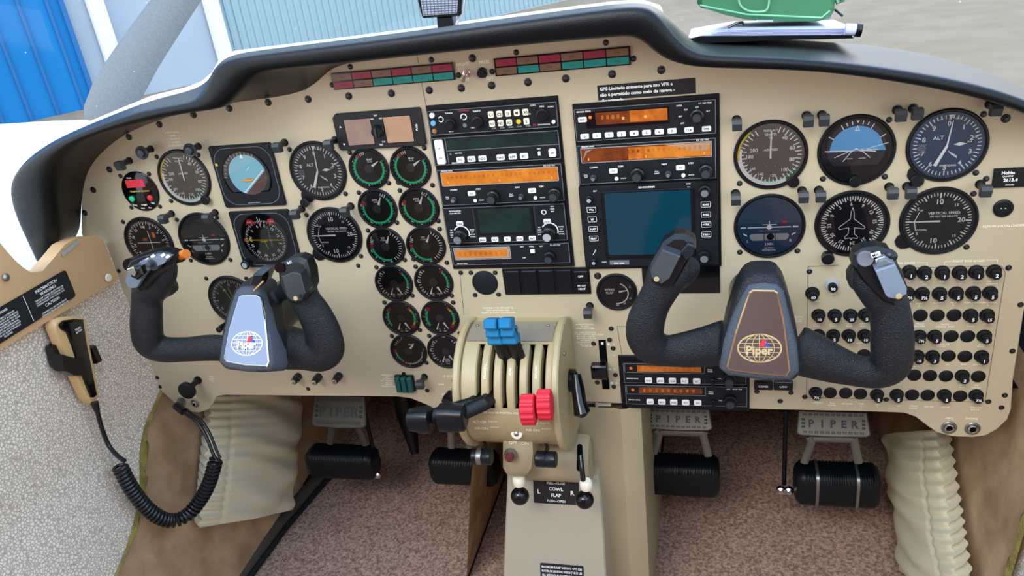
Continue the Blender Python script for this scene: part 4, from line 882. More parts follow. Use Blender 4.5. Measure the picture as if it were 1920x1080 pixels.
# audio panel
t, w_, h_ = unit('audio_panel', 'audio panel with cream square buttons on top of the left radio stack', [(800, 207), (1045, 189), (1048, 240), (806, 254)])
x0 = -w_/2
for y, mt in ((9.5, 'white'), (0, 'sky_blue'), (-9.5, 'gold')): m = MB(); m.lathe([(3.4, 6), (3.4, 7.5), (2.8, 8.3), (0.01, 8.5)], x0+7, y, mt, 18); m.build('indicator_lamp', t)
m = MB()
m.text('Volume', x0+28, h_/2-4.5, 2.2, Z, 'white'); m.text('Squelch', x0+63, h_/2-4.5, 2.2, Z, 'white'); m.rect(x0+40, h_/2-4, x0+54, h_/2-2.5, Z, 'ann_red'); m.band(x0+17, 4, 2.6, 3.6, Z, -60, 240, 'white'); m.band(x0+46, 5, 2.8, 4, Z, -120, 210, 'white')
m.text('PILOT', x0+28, -h_/2+4, 1.6, Z, 'white'); m.text('CREW', x0+56, -h_/2+7, 1.6, Z, 'white'); m.text('MKR', x0+142, h_/2-5, 2, Z, 'white'); m.text('COM1', x0+131, h_/2-3, 1.8, Z, 'white'); m.text('COM2', x0+152, h_/2-6, 1.8, Z, 'white'); m.text('ISO', x0+126, 3, 1.8, Z, 'white'); m.text('PS', x0+131, -h_/2+5, 3, Z, 'ann_red', bold=True); m.text('ENGINEERING', x0+142, -h_/2+5, 1.6, Z, 'white')
for i, c_ in enumerate(('earth', 'sky_blue', 'gold', 'sky_blue', 'white')): m.text('COM', x0+81+i*10.5, -h_/2+4.5, 1.7, Z, 'grey_white')
m.build('lettering', t, smooth=0)
for x, y, r in ((x0+29, -2.5, 7), (x0+63, -2, 7), (x0+142, 1, 7.5)): knobp(t, x, y, 6, r, 9)
m = MB(); m.disc(x0+46, -5, 2.6, Z+0.5, 'grey', 16); m.build('dimple', t, smooth=0)
m = MB(); m.lathe([(2.2, 6), (2.2, 8), (0.01, 8)], x0+154, -8, 'white', 14); m.build('jack', t)
for r in range(2):
    for k in range(5):
        tx = (('C1', 'C2', 'D', 'M', 'A1'), ('N1', 'N2', 'A2', '', 'S'))[r][k]
        if r and k == 3: m = MB(); m.lathe([(2.9, 6), (2.9, 7.6), (0.01, 8)], x0+81+k*10.5, -5, 'yellow', 16); m.build('yellow_lamp', t)
        else: btn(t, x0+80+k*10.5, 5.5-r*10.8, 7, 7.6, 6, tx, 'ink')
# autopilot
t, w_, h_ = unit('autopilot_controller', 'autopilot panel with white rocker and blank dark window, second in the left stack', [(805, 258), (1048, 243), (1053, 298), (817, 312)])
x0 = -w_/2
m = MB(); m.rr(x0+10.5, 0, 11, h_-5, 6, 9, 2.2, 'white', 0.8); m.text('UP', x0+10.5, 5, 2, 9.1, 'black'); m.text('DN', x0+10.5, -7, 2, 9.1, 'black'); m.build('trim_rocker', t)
m = MB(); m.rect(x0+21, h_*0.04, w_/2-4, h_/2-4, Z, 'screen_green'); m.build('display', t, smooth=0)
m = MB(); m.line(x0+19, -h_/2+1, x0+19, h_/2-1, .8, Z+.02, 'grey'); m.line(x0+19, 0.5, w_/2-1, 0.5, .8, Z+.02, 'grey'); m.text('ARM TRIM', x0+33, -3, 1.5, Z, 'white'); m.text('BENDIX KING', x0+31, -h_/2+3, 1.9, Z, 'white'); m.text('TEST', w_/2-26, -3.5, 1.7, Z, 'white'); m.disc(x0+23, -3.5, 1.4, Z, 'grey', 12); m.disc(x0+74, -8, 1.4, Z, 'gloss', 12); m.build('lettering', t, smooth=0)
for x, tx in ((x0+35, 'FD'), (x0+49, 'ALT'), (x0+63, 'HDG'), (x0+86, 'NAV'), (x0+101, 'APR'), (x0+115, 'BC')): btn(t, x, -11, 10, 7, 6, tx)
btn(t, w_/2-10, -9, 9, 10, 6, 'AP', th=2.6); btn(t, w_/2-26, -9, 3, 5, 6, '', name='test_button')
# nav/com units
def navcom(label, cs, dark, name='nav_com_radio'):
    t, w_, h_ = unit(name, label, cs); x0 = -w_/2; top = h_/2
    m = MB(); m.frame(0, top-13, w_-10, 18, 0.8, Z+.05, 'grey_white'); m.rr(0, top-13, w_-11.5, 16.5, 6, 6.4, 0.5, 'amber' if not dark else 'amber_dark')
    if dark:
        m.rect(-w_*0.12, top-20.5, w_/2-6.5, top-6, 6.45, 'amber_mid'); m.rect(w_*0.0, top-20.5, w_/2-6.5, top-7, 6.5, 'amber')
        m.poly([(w_*0.14, top-5.2), (w_/2-6, top-5.2), (w_/2-9, top-14), (w_*0.36, top-14.5), (w_*0.24, top-9)], 6.55, 'lcd_tan_light'); m.poly([(x0+6, top-20), (x0+11, top-7), (x0+20, top-5.5), (x0+13, top-9)], 6.55, 'lcd_tan')
    for i in range(24):
        if i % 6 != 5: m.text('8', x0+14+i*5.8, top-10.5, 3.6, 6.6, 'amber_mid' if not dark else ('amber_mid' if i > 12 else 'amber_dark'))
    for x in (x0+13, 0, w_/2-14): m.rect(x, top-19, x+1.6, top-16, 6.6, 'amber_digit')
    m.build('display', t, smooth=0)
    m = MB(); m.text('BENDIX KING', x0+14, top-2.2, 1.7, Z, 'white'); m.text('KX 155 TSO', w_/2-15, top-2.2, 1.9, Z, 'white')
    b = -top
    m.text('COMM', x0+19, b+21, 2.2, Z, 'white'); m.text('STBY', x0+51, b+20.5, 2.0, Z, 'white'); m.text('NAV', x0+101, b+20.5, 2.2, Z, 'white'); m.text('STBY', x0+131, b+20, 2.0, Z, 'white'); m.lines(['PULL', 'TEST'], x0+9, b+12, 1.5, Z, 'white'); m.lines(['PULL', 'IDENT'], x0+92, b+12, 1.5, Z, 'white'); m.text('CHAN', x0+53, b+6, 1.6, Z, 'white'); m.text('MODE', x0+131, b+6, 1.6, Z, 'white')
    for x in (x0+45, x0+122): m.rr(x, b+6, 4.5, 4.5, 6, 7, 2, 'white')
    m.build('lettering', t, smooth=0)
    for x in (x0+42, x0+119): btn(t, x, b+15.5, 10, 6, 6, '<>', th=2.6)
    for x in (x0+18, x0+105): knobp(t, x, b+9, 6, 3.6, 8, 'dark_grey', 'small_knob', 'grey')
    for x in (x0+70, x0+147): knobp(t, x, b+11, 6, 8, 17, 'satin', 'tuning_knob', 'dark_grey')
    return t
navcom('radio with full width bright orange display, third in the left stack', [(818, 318), (1053, 305), (1060, 376), (829, 387)], False)
navcom('radio with cracked half dark orange display, second in the right stack', [(1080, 271), (1342, 258), (1345, 334), (1086, 347)], True)
# GPS with green screen
t, w_, h_ = unit('gps_navigator', 'navigator with dark green screen between two big knobs, left stack', [(828, 390), (1059, 379), (1066, 450), (841, 458)])
x0 = -w_/2; top = h_/2
m = MB(); m.rect(x0+40, -top+1, x0+41, top-1, Z, 'dark_grey'); m.rect(x0+119, -top+1, x0+120, top-1, Z, 'dark_grey'); m.rr(x0+80, 5, 74, 37, 6, 7, 2, 'black'); m.rr(x0+80, 5, 67, 32, 7, 7.1, 1, 'screen_green'); m.build('screen', t, smooth=0)
m = MB(); m.lines(['BENDIX/KING', 'KLN 90B TSO'], x0+17, top-5, 1.8, Z, 'white', gap=1.7); m.lines(['GPS', 'PWR', 'BRT'], w_/2-16, top-4, 1.7, Z, 'white', gap=1.9)
for cx_ in (x0+21, w_/2-22): m.band(cx_, -top+14, 9.5, 11, Z, -60, 110, 'white'); m.lines(['FPL', 'NAV', 'CALC', 'STAT'], cx_-13, -top+19, 1.6, Z, 'white', gap=2); m.lines(['MODE', 'TRIP', 'SETUP', 'OTHER'], cx_+14.5, -top+19, 1.6, Z, 'white', gap=2)
m.band(w_/2-27, top-11, 2.2, 3.2, Z, 0, 360, 'white'); m.build('lettering', t, smooth=0)
for i, tx in enumerate(('MSG', 'ALT', 'D', 'CLR', 'ENT')): btn(t, x0+48+i*16.3, -top+5, 9, 6, 6, tx)
btn(t, x0+21, 3, 9, 6, 6, 'CRSR'); btn(t, w_/2-24, 2, 9, 6, 6, 'CRSR')
knobp(t, x0+20, -top+12, 6, 8.5, 18, 'satin', 'tuning_knob', 'grey'); knobp(t, w_/2-23, -top+12, 6, 8.5, 18, 'satin', 'tuning_knob', 'grey_white')
# DME
t, w_, h_ = unit('distance_radio', 'slim radio with short orange display at the foot of the left stack', [(844, 462), (1067, 452), (1071, 489), (851, 502)])
x0 = -w_/2; top = h_/2
m = MB(); m.frame(x0+42, 2.5, 76, 17, 1, Z+.05, 'grey_white'); m.rr(x0+42, 2.5, 73, 14, 6, 6.4, 0.5, 'lcd_tan_light'); m.rr(x0+41, 2.5, 68, 9, 6.4, 6.5, 0.5, 'amber'); 
for i in range(9): m.text('8', x0+12+i*7, 2.5, 5, 6.6, 'amber_mid')
m.build('display', t, smooth=0)
m = MB(); m.text('RMT', x0+96, top-4, 1.7, Z, 'white'); m.text('FREQ', x0+108, top-4, 1.7, Z, 'white'); m.text('GS/T', x0+121, top-4, 1.7, Z, 'white'); m.text('KN 62A TSO', w_/2-18, top-3, 1.7, Z, 'white'); m.text('OFF', x0+97, -5, 1.7, Z, 'white'); m.text('BENDIX KING', x0+13, -top+3, 1.6, Z, 'white'); m.build('lettering', t, smooth=0)
btn(t, x0+109, 4, 6, 5, 6, '', name='slide_switch'); knobp(t, w_/2-26, -3, 6, 7.5, 15, 'satin', 'tuning_knob', 'dark_grey')
# transponder
t, w_, h_ = unit('transponder', 'transponder with number keys 0 to 7 at the top of the right stack', [(1075, 205), (1342, 183), (1345, 250), (1080, 268)])
x0 = -w_/2; top = h_/2
m = MB(); m.rr(x0+61, top-14.5, 94, 19, 6, 6.3, 1, 'gloss'); m.rect(x0+25, top-20.5, x0+106, top-6.5, 6.4, 'amber_dark'); m.rect(x0+64, top-19.5, x0+106, top-6.5, 6.45, 'amber_mid'); m.rect(x0+80, top-19, x0+106, top-6.5, 6.5, 'amber_mid'); m.disc(x0+19, top-11, 2, 6.4, 'orange', 14)
for i in range(4): m.text('8', x0+33+i*6, top-12, 5, 6.6, 'amber_mid')
for x in (x0+55, x0+80): m.rect(x, top-16, x+3, top-13, 6.6, 'amber_digit')
m.build('display', t, smooth=0)
m = MB(); m.text('BENDIX KING', x0+12, top-4, 1.9, Z, 'white'); m.text('KT 76C TSO', w_/2-12, top-4, 1.9, Z, 'white', wmax=18)
for t_, x, y in (('XPDR', -40, -5), ('TST', -33, -10), ('ON', -21, -8), ('ALT', -9, -13), ('SBY', -39, -17), ('OFF', -37, -25)): m.text(t_, w_/2+x, top+y, 1.8, Z, 'white')
m.build('lettering', t, smooth=0)
btn(t, x0+10, top-13, 10, 6, 6, 'IDT')
for i in range(8): btn(t, x0+11+i*14.2, -top+7, 10, 6, 6, str(i), th=3)
btn(t, w_/2-30, -top+7, 10, 6, 6, 'CLR'); btn(t, w_/2-11, -top+7, 10, 6, 6, 'VFR')
knobp(t, w_/2-21, top-17, 6, 7.6, 14, 'satin', 'mode_knob', 'dark_grey')
# weather radar
t, w_, h_ = unit('radar_display', 'large dark teal radar screen with side keys at the foot of the right stack', [(1084, 351), (1345, 337), (1349, 497), (1098, 500)], frame=False, cat='screen')
x0 = -w_/2; top = h_/2
m = MB(); m.rr(x0+81, 3, 108, h_-19, 6, 8.5, 3, 'black', 0.8); m.rr(x0+81, 4, 100, h_-26, 8.5, 8.7, 3, 'screen_teal'); m.build('screen', t, smooth=0)
m = MB(); m.text('BENDIX/KING', x0+81, top-4, 2.2, Z, 'white', bold=True); m.text('BRT', x0+20, top-6, 1.8, Z, 'white'); m.lines(['LOG', 'ON', 'TST', 'SBY', 'OFF'], w_/2-33, top-2, 1.7, Z, 'white', gap=2.6); m.text('RDR 2000', x0+43, -top+6, 2.2, 8.7, 'white'); m.text('GAIN', x0+24, -top+7, 1.7, Z, 'white'); m.line(x0+11, -top+17, x0+15, -top+24, 0.9, Z, 'white'); m.lines(['STAB', '0', 'DN'], w_/2-37, -top+22, 1.7, Z, 'white', gap=3.5)
m.rect(x0+31, -top+3, x0+55, -top+9, 6.1, 'grey'); m.build('lettering', t, smooth=0)
for i, tx in enumerate(('Wx', 'VP', 'MAP', 'NAV')): m = MB(); m.rr(x0+14, top-29-i*12.5, 12.5, 8.5, 6, 7.5, 1.5, 'black', 0.3); m.frame(x0+14, top-29-i*12.5, 11, 7, .5, 7.6, 'white'); m.text(tx, x0+14, top-29-i*12.5, 2.6, 7.6, 'white', bold=True); m.build('key', t, smooth=0)
for i, tx in enumerate(('RNG', 'RNG', '<TRK', 'TRK>')): m = MB(); m.rr(w_/2-14, top-28-i*12.5, 12.5, 8.5, 6, 7.5, 1.5, 'black', 0.3); m.frame(w_/2-14, top-28-i*12.5, 11, 7, .5, 7.6, 'white'); m.text(tx, w_/2-14, top-28-i*12.5, 2.4, 7.6, 'white', bold=True); m.build('key', t, smooth=0)
knobp(t, x0+13, top-15, 6, 4.2, 9, 'satin', 'knob', 'grey_white'); knobp(t, x0+12, -top+9, 6, 3.6, 8, 'satin', 'knob', 'grey_white'); knobp(t, w_/2-15, top-11, 6, 7, 12, 'satin', 'knob', 'grey'); knobp(t, w_/2-17, -top+13, 6, 7.5, 12, 'satin', 'knob', 'grey')
# lower right heads
for i, (cs, dark, lb) in enumerate((([(1167, 678.5), (1400, 683), (1401, 722), (1169.5, 718.5)], False, 'upper'), ([(1170, 720.5), (1402, 724), (1402, 764), (1174, 757)], True, 'lower'))):
    t, w_, h_ = unit('comm_head', '%s of the two slim radios with five white keys below the right yoke' % lb, cs, group='slim radios below the right yoke'); x0 = -w_/2; top = h_/2
    m = MB(); m.rr(x0+54, top-8, 101, 13, 6, 6.3, 2, 'gloss'); m.frame(x0+54, top-8, 103, 14, .7, 6.35, 'grey'); m.rect(x0+19, top-13, x0+101, top-3.5, 6.4, 'amber_mid' if not dark else 'amber_dark'); m.disc(x0+11, top-8, 2.2, 6.4, 'orange', 14)
    for k in range(9): m.text('8', x0+26+k*8, top-8, 5, 6.5, 'amber_mid' if dark else 'amber')
    m.build('display', t, smooth=0)
    m = MB(); m.text('BENDIX KING', x0+12, -top+8, 1.8, Z, 'white'); m.lines(['FREQ', 'TIMER'], x0+112, top-9, 1.8, Z, 'white'); m.text('ADF', x0+134, top-4, 1.8, Z, 'white'); m.text('KR 87 TSO', w_/2-13, top-4, 1.8, Z, 'white'); m.text('VOL', x0+124, -top+10, 1.7, Z, 'white'); m.build('lettering', t, smooth=0)
    for k, tx in enumerate(('ANT', 'BFO', 'FRQ', 'FLT', 'SET')): btn(t, x0+33+k*15.5, -top+6, 9.5, 8, 6, tx, th=2.4)
    knobp(t, x0+115, -top+8, 6, 3.6, 10, 'satin', 'small_knob'); knobp(t, w_/2-22, -top+12, 6, 8.5, 14, 'satin', 'tuning_knob', 'dark_grey')
m = MB(); c_, w_, h_ = rect_px([(1158, 663), (1405, 670), (1406, 770), (1167, 762)]); m.rr(0, 0, w_, h_, 0, 2.0, 1, 'black', 0.4); o = m.build('radio_rack'); tag(o, 'black mounting frame around the two slim radios at the bottom', 'rack', 'radio racks', c_, ON_PANEL)
# rocker switches
c_, w_, h_ = rect_px([(941, 503.5), (1105, 500), (1108.6, 550.4), (948.5, 551.6)]); t = thing('rocker_switch_bank', 'bank of four blank black rockers below the left radio stack', 'switch', c_, ON_PANEL)
m = MB(); m.rr(0, 0, w_, h_, 0, 1.6, 1, 'satin', 0.3); m.build('bezel', t)
for k in range(4): m = MB(); m.rr(-w_/2+13+k*(w_*0.2), 0, w_*0.17, h_-5, 1.6, 4.2, 1, 'black', 1.0); m.build('rocker', t)
m = MB(); m.rr(w_/2-11, 8, 18, 14, 1.6, 5.5, 1, 'gloss', 1); m.rr(w_/2-11, -9, 18, 14, 1.6, 3, 1, 'black', 0.5); m.build('pitot_heat_rocker', t)
m = MB(); m.text('OFF', w_/2-11, 8, 2.8, 5.6, 'white'); m.lines(['PITOT', 'HEAT'], w_/2-11, -6.5, 2.8, 3.1, 'white'); m.build('lettering', t, smooth=0)
c_, w_, h_ = rect_px([(1203.5, 501.5), (1350, 499), (1350, 548), (1206, 550)]); m = MB(); m.rr(0, 0, w_, h_, 0, 1.4, 1, 'gloss', 0.3); o = m.build('blank_cover'); tag(o, 'black rectangular cover plate behind the left grip of the right yoke', 'cover plate', None, c_, ON_PANEL)
c_, w_, h_ = rect_px([(1412, 714), (1487, 711), (1488, 728), (1413, 729)]); t = thing('rocker_switch_bank', 'two small black rockers marked COND and LOW below the right yoke hub', 'switch', c_, ON_PANEL)
for k, tx in ((-1, 'COND'), (1, 'LOW')): m = MB(); m.rr(k*w_/4, 0, w_/2-1.5, h_, 0, 5, 1, 'gloss', 1); m.text(tx, k*w_/4, -0.5, 2.8, 5.1, 'white'); m.build('rocker', t, smooth=0)
# hour meter
c_, w_, h_ = rect_px([(1862, 318), (1940, 310), (1938, 347), (1859, 352)]); t = thing('hour_meter', 'small black hour meter with white figures at the right end of the panel', 'gauge', c_, ON_PANEL)
m = MB(); m.rr(0, 0, w_, h_, 0, 3, 1.2, 'black', 0.5); m.build('housing', t); m = MB(); m.text('Hobbs', -6, 6, 3.4, 3.1, 'white', bold=True); m.text('QUARTZ', -6, 2.2, 1.8, 3.1, 'white'); m.text('2613.4', -3, -2, 3.6, 3.1, 'white', bold=True); m.text('HOURS', -3, -7.5, 1.8, 3.1, 'white'); m.build('lettering', t, smooth=0)
t = thing('data_port', 'round black data socket above the DATALOADER lettering', 'socket', P(1880.5, 390), ON_PANEL); m = MB(); m.lathe([(10, 0), (10, 1.5), (8.5, 2.5), (6.5, 2.5), (6, 1.6), (0.01, 1.4)], 0, 0, 'black', 28); m.build('socket', t)
m = MB(); m.disc(-2, 0, .8, 1.7, 'grey_white', 8); m.disc(2, 0, .8, 1.7, 'grey_white', 8); m.build('pins', t, smooth=0)
# ---------------------------------------------------------------- circuit breakers
def breaker_parts(t, tx, silver=False):
    m = MB(); m.lathe([(8.2, 0), (8.2, 1.4), (7.2, 1.6), (7.2, 4.2), (6.4, 4.6), (0.01, 4.6)], 0, 0, 'grey_white' if silver else 'satin', 24); m.build('collar', t)
    m = MB(); m.lathe([(4.8, 4), (4.8, 7), (5.2, 7.2), (5.2, 12), (4.6, 12.8), (0.01, 12.8)], 0, 0, 'black', 24); m.build('button', t)
    m = MB(); m.text(tx, 0, 0, 4.2 if len(tx) < 2 else 3.6, 12.95, 'white', bold=True, wmax=8); m.build('rating', t, smooth=0)
RN = ['top', 'second', 'third', 'fourth', 'fifth', 'sixth', 'bottom']
CB = [(0, [(1704, 508.5, '1'), (1732.5, 510.5, '2'), (1766, 510, '1'), (1798.5, 510, '2'), (1829.6, 509, '1'), (1863, 508, '2')]),
      (1, [(1701, 549, '7½'), (1728.5, 549.5, '7½'), (1761, 549.5, '5'), (1792, 548.7, '5'), (1824, 548, '5'), (1855.5, 548, '5')]),
      (2, [(1534.5, 590, '10'), (1564.8, 590, '5'), (1594, 590, '25'), (1622, 589, '5'), (1725.4, 591, None), (1757, 591, None), (1788.6, 590.6, None), (1819, 590, '5'), (1850, 590, '15')]),
      (3, [(1534, 627.7, '5'), (1562, 627.7, '5'), (1591, 627.7, '10'), (1620.5, 627.7, '10'), (1723, 629, '7½'), (1752, 629, '5'), (1783, 630, None), (1814, 630, None), (1845, 629, '5')]),
      (4, [(1619.7, 665, None), (1719.4, 666.6, '10'), (1748, 667, '3'), (1778, 667, None), (1809, 668, None), (1840, 667, '1')]),
      (5, [(1714, 703, None), (1743.5, 704, None), (1773.6, 704.7, None), (1803.7, 703.4, '3'), (1834, 705.5, None)]),
      (6, [(1529, 735, '7½'), (1556.5, 736, None), (1585.5, 736.5, None), (1613, 738, None), (1644, 739, '2'), (1681, 739, '5'), (1710, 740, None), (1739, 740.4, None), (1770, 739.6, '5'), (1800, 742, None), (1829.6, 740, '7½')])]
ORD = ['first', 'second', 'third', 'fourth', 'fifth', 'sixth', 'seventh', 'eighth', 'ninth', 'tenth', 'last']
plug0 = None
for r, lst in CB:
    for k, (x, y, tx) in enumerate(lst):
        pos = '%s row, %s from its right end' % (RN[r], ORD[len(lst)-1-k]) if k < len(lst)-1 else '%s row, at its right end' % RN[r]
        if tx:
            t = thing('circuit_breaker', 'black circuit breaker marked %s, %s' % (tx, pos), 'circuit breaker', P(x, y), ON_PANEL, 'circuit breakers on the right panel'); breaker_parts(t, tx)
        else:
            m = MB(); m.lathe([(8.0, 0), (8.0, 0.9), (6.5, 1.8), (0.01, 2.3)], 0, 0, 'black', 24)
            if plug0 is None: plug0 = m.build('hole_plug'); o = plug0
            else: o = plug0.copy(); C.objects.link(o)
            tag(o, 'black blank plug among the circuit breakers, %s' % pos, 'plug', 'blank plugs between breakers', P(x, y), ON_PANEL)
t = thing('circuit_breaker', 'circuit breaker marked 60 above the BATT lettering', 'circuit breaker', P(1523, 549), ON_PANEL, 'circuit breakers on the right panel'); breaker_parts(t, '60')
t = thing('circuit_breaker', 'circuit breaker marked 90 with pale collar beside the right yoke grip', 'circuit breaker', P(1559.6, 533), ON_PANEL, 'circuit breakers on the right panel'); breaker_parts(t, '90', True)
# jacks
def jack(x, y, lb, r=9):
    t = thing('headset_jack', lb, 'socket', P(x, y), ON_PANEL, 'headset sockets'); m = MB(); m.lathe([(r, 0), (r, 1.2), (r-1.2, 2.2), (r-2.4, 2.2), (r-2.8, 1.2)], 0, 0, 'steel', 28, cap=False); m.build('washer', t)
    m = MB(); m.lathe([(r-3, 0.5), (r-3, 3.4), (r-4.6, 3.8), (r-5.2, 3.4), (r-5.4, 0.8), (0.01, 0.8)], 0, 0, 'chrome', 24); m.disc(0, 0, r-5.4, 1.0, 'void', 16); m.build('socket', t)
jack(1779, 801, 'silver headset socket under the MIKE lettering, lower right corner'); jack(1823, 803, 'silver headset socket under the PHONE lettering, lower right corner')
jack(366, 756, 'silver headset socket right of the plugged in microphone lead', 7.5); jack(340, 753, 'silver headset socket holding the microphone plug, lower left', 7.5)
# small controls on the left half
t = thing('parking_brake_knob', 'large round black pull knob beside the PARK BRAKE lettering', 'knob', P(372, 712), ON_PANEL)
m = MB(); m.lathe([(6.5, 0), (6.5, 3), (4.5, 3.4), (4.5, 26)], 0, 0, 'satin', 20); m.build('shaft', t); m = MB(); m.lathe([(4.5, 24), (10, 25), (13.5, 27), (13.8, 33), (12, 34.5), (0.01, 35)], 0, 0, 'black', 28); m.build('knob', t)
for x, y, lb in ((560, 705, 'leftmost'), (598, 706, 'middle'), (636, 704, 'rightmost')):
    t = thing('dimmer_knob', '%s of three small black knobs with silver tips below the left yoke' % lb, 'knob', P(x, y), ON_PANEL, 'three small knobs below the left yoke')
    m = MB(); m.lathe([(6, 0), (6, 8), (5, 9), (5, 16), (4.4, 17)], 0, 0, 'satin', 20); m.build('knob', t); m = MB(); m.lathe([(3.9, 16.8), (3.9, 17.6), (0.01, 18)], 0, 0, 'chrome', 16); m.box(-1.4, -0.5, 17.7, 1.4, .5, 18.2, 'black'); m.build('silver_tip', t)
c_, w_, h_ = rect_px([(741, 702.5), (776, 702), (781, 731), (746, 732)]); t = thing('guarded_handle', 'dark green finned block beside the EMERGENCY GEAR lettering', 'handle', c_, ON_PANEL)
m = MB(); m.rr(0, 0, w_, h_, 0, 3, 1.5, 'gloss'); m.rr(0, h_/2+2, 5, 5, 0, 2, 2, 'black'); m.rr(1, -h_/2-1.5, 6, 4, 0, 2, 1, 'black'); m.build('base', t)
for k in (-1, 0, 1): m = MB(); m.rr(k*w_*0.31, 0, w_*0.25, h_-2.5, 3, 10, 1, 'teal_block', 0.8); m.build('fin', t)
# landing gear switch beside the quadrant
t = thing('landing_gear_lever', 'silver and black landing gear lever left of the throttle quadrant', 'lever', P(857, 712), ON_PANEL)
m = MB(); m.lathe([(8, 0), (8, 3), (6, 4)], 0, 0, 'chrome', 20); m.tube([(0, 0, 2), (0, -4, 18), (-1, -7, 28)], [4, 3.5, 4], 'steel', 14); m.build('lever', t); m = MB(); m.tube([(-1, -6, 26), (-2, -9, 36), (-3, -11, 42)], [7, 9.5, 9], 'gloss', 18); m.build('wheel_knob', t)
# flap handle
c_, w_, h_ = rect_px([(1121, 637), (1136, 637), (1143, 729), (1131, 729)]); t = thing('flap_lever', 'black square flap handle riding in a vertical slot', 'lever', c_, ON_PANEL)
m = MB(); m.rr(0, 0, w_, h_, 0, 0.8, 0.5, 'void'); m.build('slot', t); m = MB(); m.rr(0, h_/2-5, 3.5, 3.5, .8, 1.4, 1, 'white'); m.build('marker', t, smooth=0)
m = MB(); m.rr(-3, 3, 22, 21, 16, 27, 2, 'gloss', 2); m.build('handle', t); m = MB(); m.box(-3, -4, 0.5, 3, 10, 17, 'black'); m.build('stem', t)
t = thing('hinge_lever', 'small pale metal catch under the panel right of the quadrant', 'catch', P(1133, 757), ON_PANEL); m = MB(); m.rr(0, 0, 20, 2.4, 0, 5, 1, 'console_light', .5); m.rr(-10, -0.5, 4, 5, 0, 4, 1, 'console_light'); m.build('catch', t)

# ================================================================ THROTTLE QUADRANT
QC = Vector((0, -0.035, -0.222)); QR = 0.082
def qp(x, ang, r): a = radians(ang); return Vector((x, QC.y-r*cos(a), QC.z+r*sin(a)))       # ang 0 = facing the seats, 90 = up
tq = thing('throttle_quadrant', 'tan throttle quadrant with six black slots in the middle of the panel', 'throttle quadrant', Vector((-0.1, 0, -0.22)))
SL = [-0.140+0.0164*i for i in range(6)]; XL, XR_ = -0.164, -0.046
def arcseg(m, x0, x1, a0, a1, r, mt, rin, n=22, rnd=0.0016):
    rows = []
    for i in range(n+1):
        a = a0+(a1-a0)*i/n; rows.append([qp(x0, a, rin), qp(x0, a, r-rnd), qp(x0+rnd, a, r), qp(x1-rnd, a, r), qp(x1, a, r-rnd), qp(x1, a, rin)])
    m.grid(rows, mt)
edges = [XL]+[v for s_ in SL for v in (s_-0.0030, s_+0.0030)]+[XR_]
for i in range(0, len(edges), 2):
    m = MB(1); arcseg(m, edges[i], edges[i+1], 8, 66, QR, 'quadrant', QR-0.02); m.build('slot_rib', tq, world=True)
m = MB(1); arcseg(m, XL, XR_, 66, 100, QR, 'quadrant', QR-0.03, 8); arcseg(m, XL, XR_, -58, 8, QR, 'quadrant', QR-0.03, 14)
m.grid([[qp(XL, 100, QR), qp(XR_, 100, QR)], [Vector((XL, 0, -0.1455)), Vector((XR_, 0, -0.1455))]], 'quadrant'); m.build('housing', tq, world=True)
m = MB(1); arcseg(m, XL+0.002, XR_-0.002, -50, 100, QR-0.016, 'void', 0.02, 20); m.build('inner_drum', tq, world=True)
m = MB(1); rows = [[qp(XL+0.002, a, QR+0.0012), qp(XR_-0.004, a, QR+0.0012)] for a in (69, 76, 84, 92, 100)]; m.grid(rows, 'quadrant_plate')
for x in (XL+0.010, XR_-0.014): m.sphere(qp(x, 90, QR+0.0015), 0.0022, 'steel', 10)
m.build('top_plate', tq, world=True)
def cheek(x0, x1, r, nm):
    m = MB(1); out = [Vector((0, 0.0, -0.1440))]+[Vector((0, qp(0, a, r).y, qp(0, a, r).z)) for a in range(96, -63, -6)]+[Vector((0, 0.0, QC.z-r+0.005))]
    n = len(out); rn = 0.002
    def ins(k): return [Vector((0, (p.y-QC.y)*k+QC.y, (p.z-QC.z)*k+QC.z)) for p in out]
    rows = [[Vector((x0, p.y, p.z)) for p in ins(0.96)], [Vector((x0, p.y, p.z)) for p in ins(0.98)], [Vector((x0+rn, p.y, p.z)) for p in out], [Vector((x1-rn, p.y, p.z)) for p in out], [Vector((x1, p.y, p.z)) for p in ins(0.98)]]
    m.grid(rows, 'quadrant', True); m.add([Vector((x1, p.y, p.z)) for p in ins(0.98)], [list(range(n))], 'quadrant'); m.add([Vector((x0, p.y, p.z)) for p in ins(0.96)], [list(range(n))[::-1]], 'quadrant'); m.build(nm, tq, world=True)
cheek(XL-0.009, XL, QR+0.006, 'left_cheek'); cheek(XR_, XR_+0.009, QR+0.009, 'right_cheek')
m = MB(1); m.sphere(Vector((XR_+0.0095, -0.065, -0.162)), 0.003, 'steel', 10); m.build('screw', tq, world=True)
# lettering along the ribs and on the lower face
m = MB(1)
def qtext(tx, x, ang, h_, mt='ink', rot=0, wmax=None, r=QR+0.0006):
    p = qp(x, ang, r); a = radians(ang); yv = Vector((0, sin(a), cos(a))); zv = Vector((0, -cos(a), sin(a)))
    m.T = Matrix(((1, 0, 0, p.x), (0, yv.y, zv.y, p.y), (0, yv.z, zv.z, p.z), (0, 0, 0, 1))); m.text(tx, 0, 0, h_, 0, mt, rot=rot, wmax=wmax, bold=True); m.T = None
qtext('USE FRIC OR POSITION FOR TAKEOFF', -0.105, 3.5, 0.0026, wmax=0.075)
for x0 in (-0.135, -0.068):
    qtext('ALT OFF', x0-0.008, -7, 0.0044, wmax=0.018); qtext('AIR ON', x0-0.008, -15, 0.0044, wmax=0.018); qtext('PULL TO', x0+0.010, -6, 0.0022, wmax=0.012); qtext('UNLOCK', x0+0.010, -13, 0.0022, wmax=0.012)
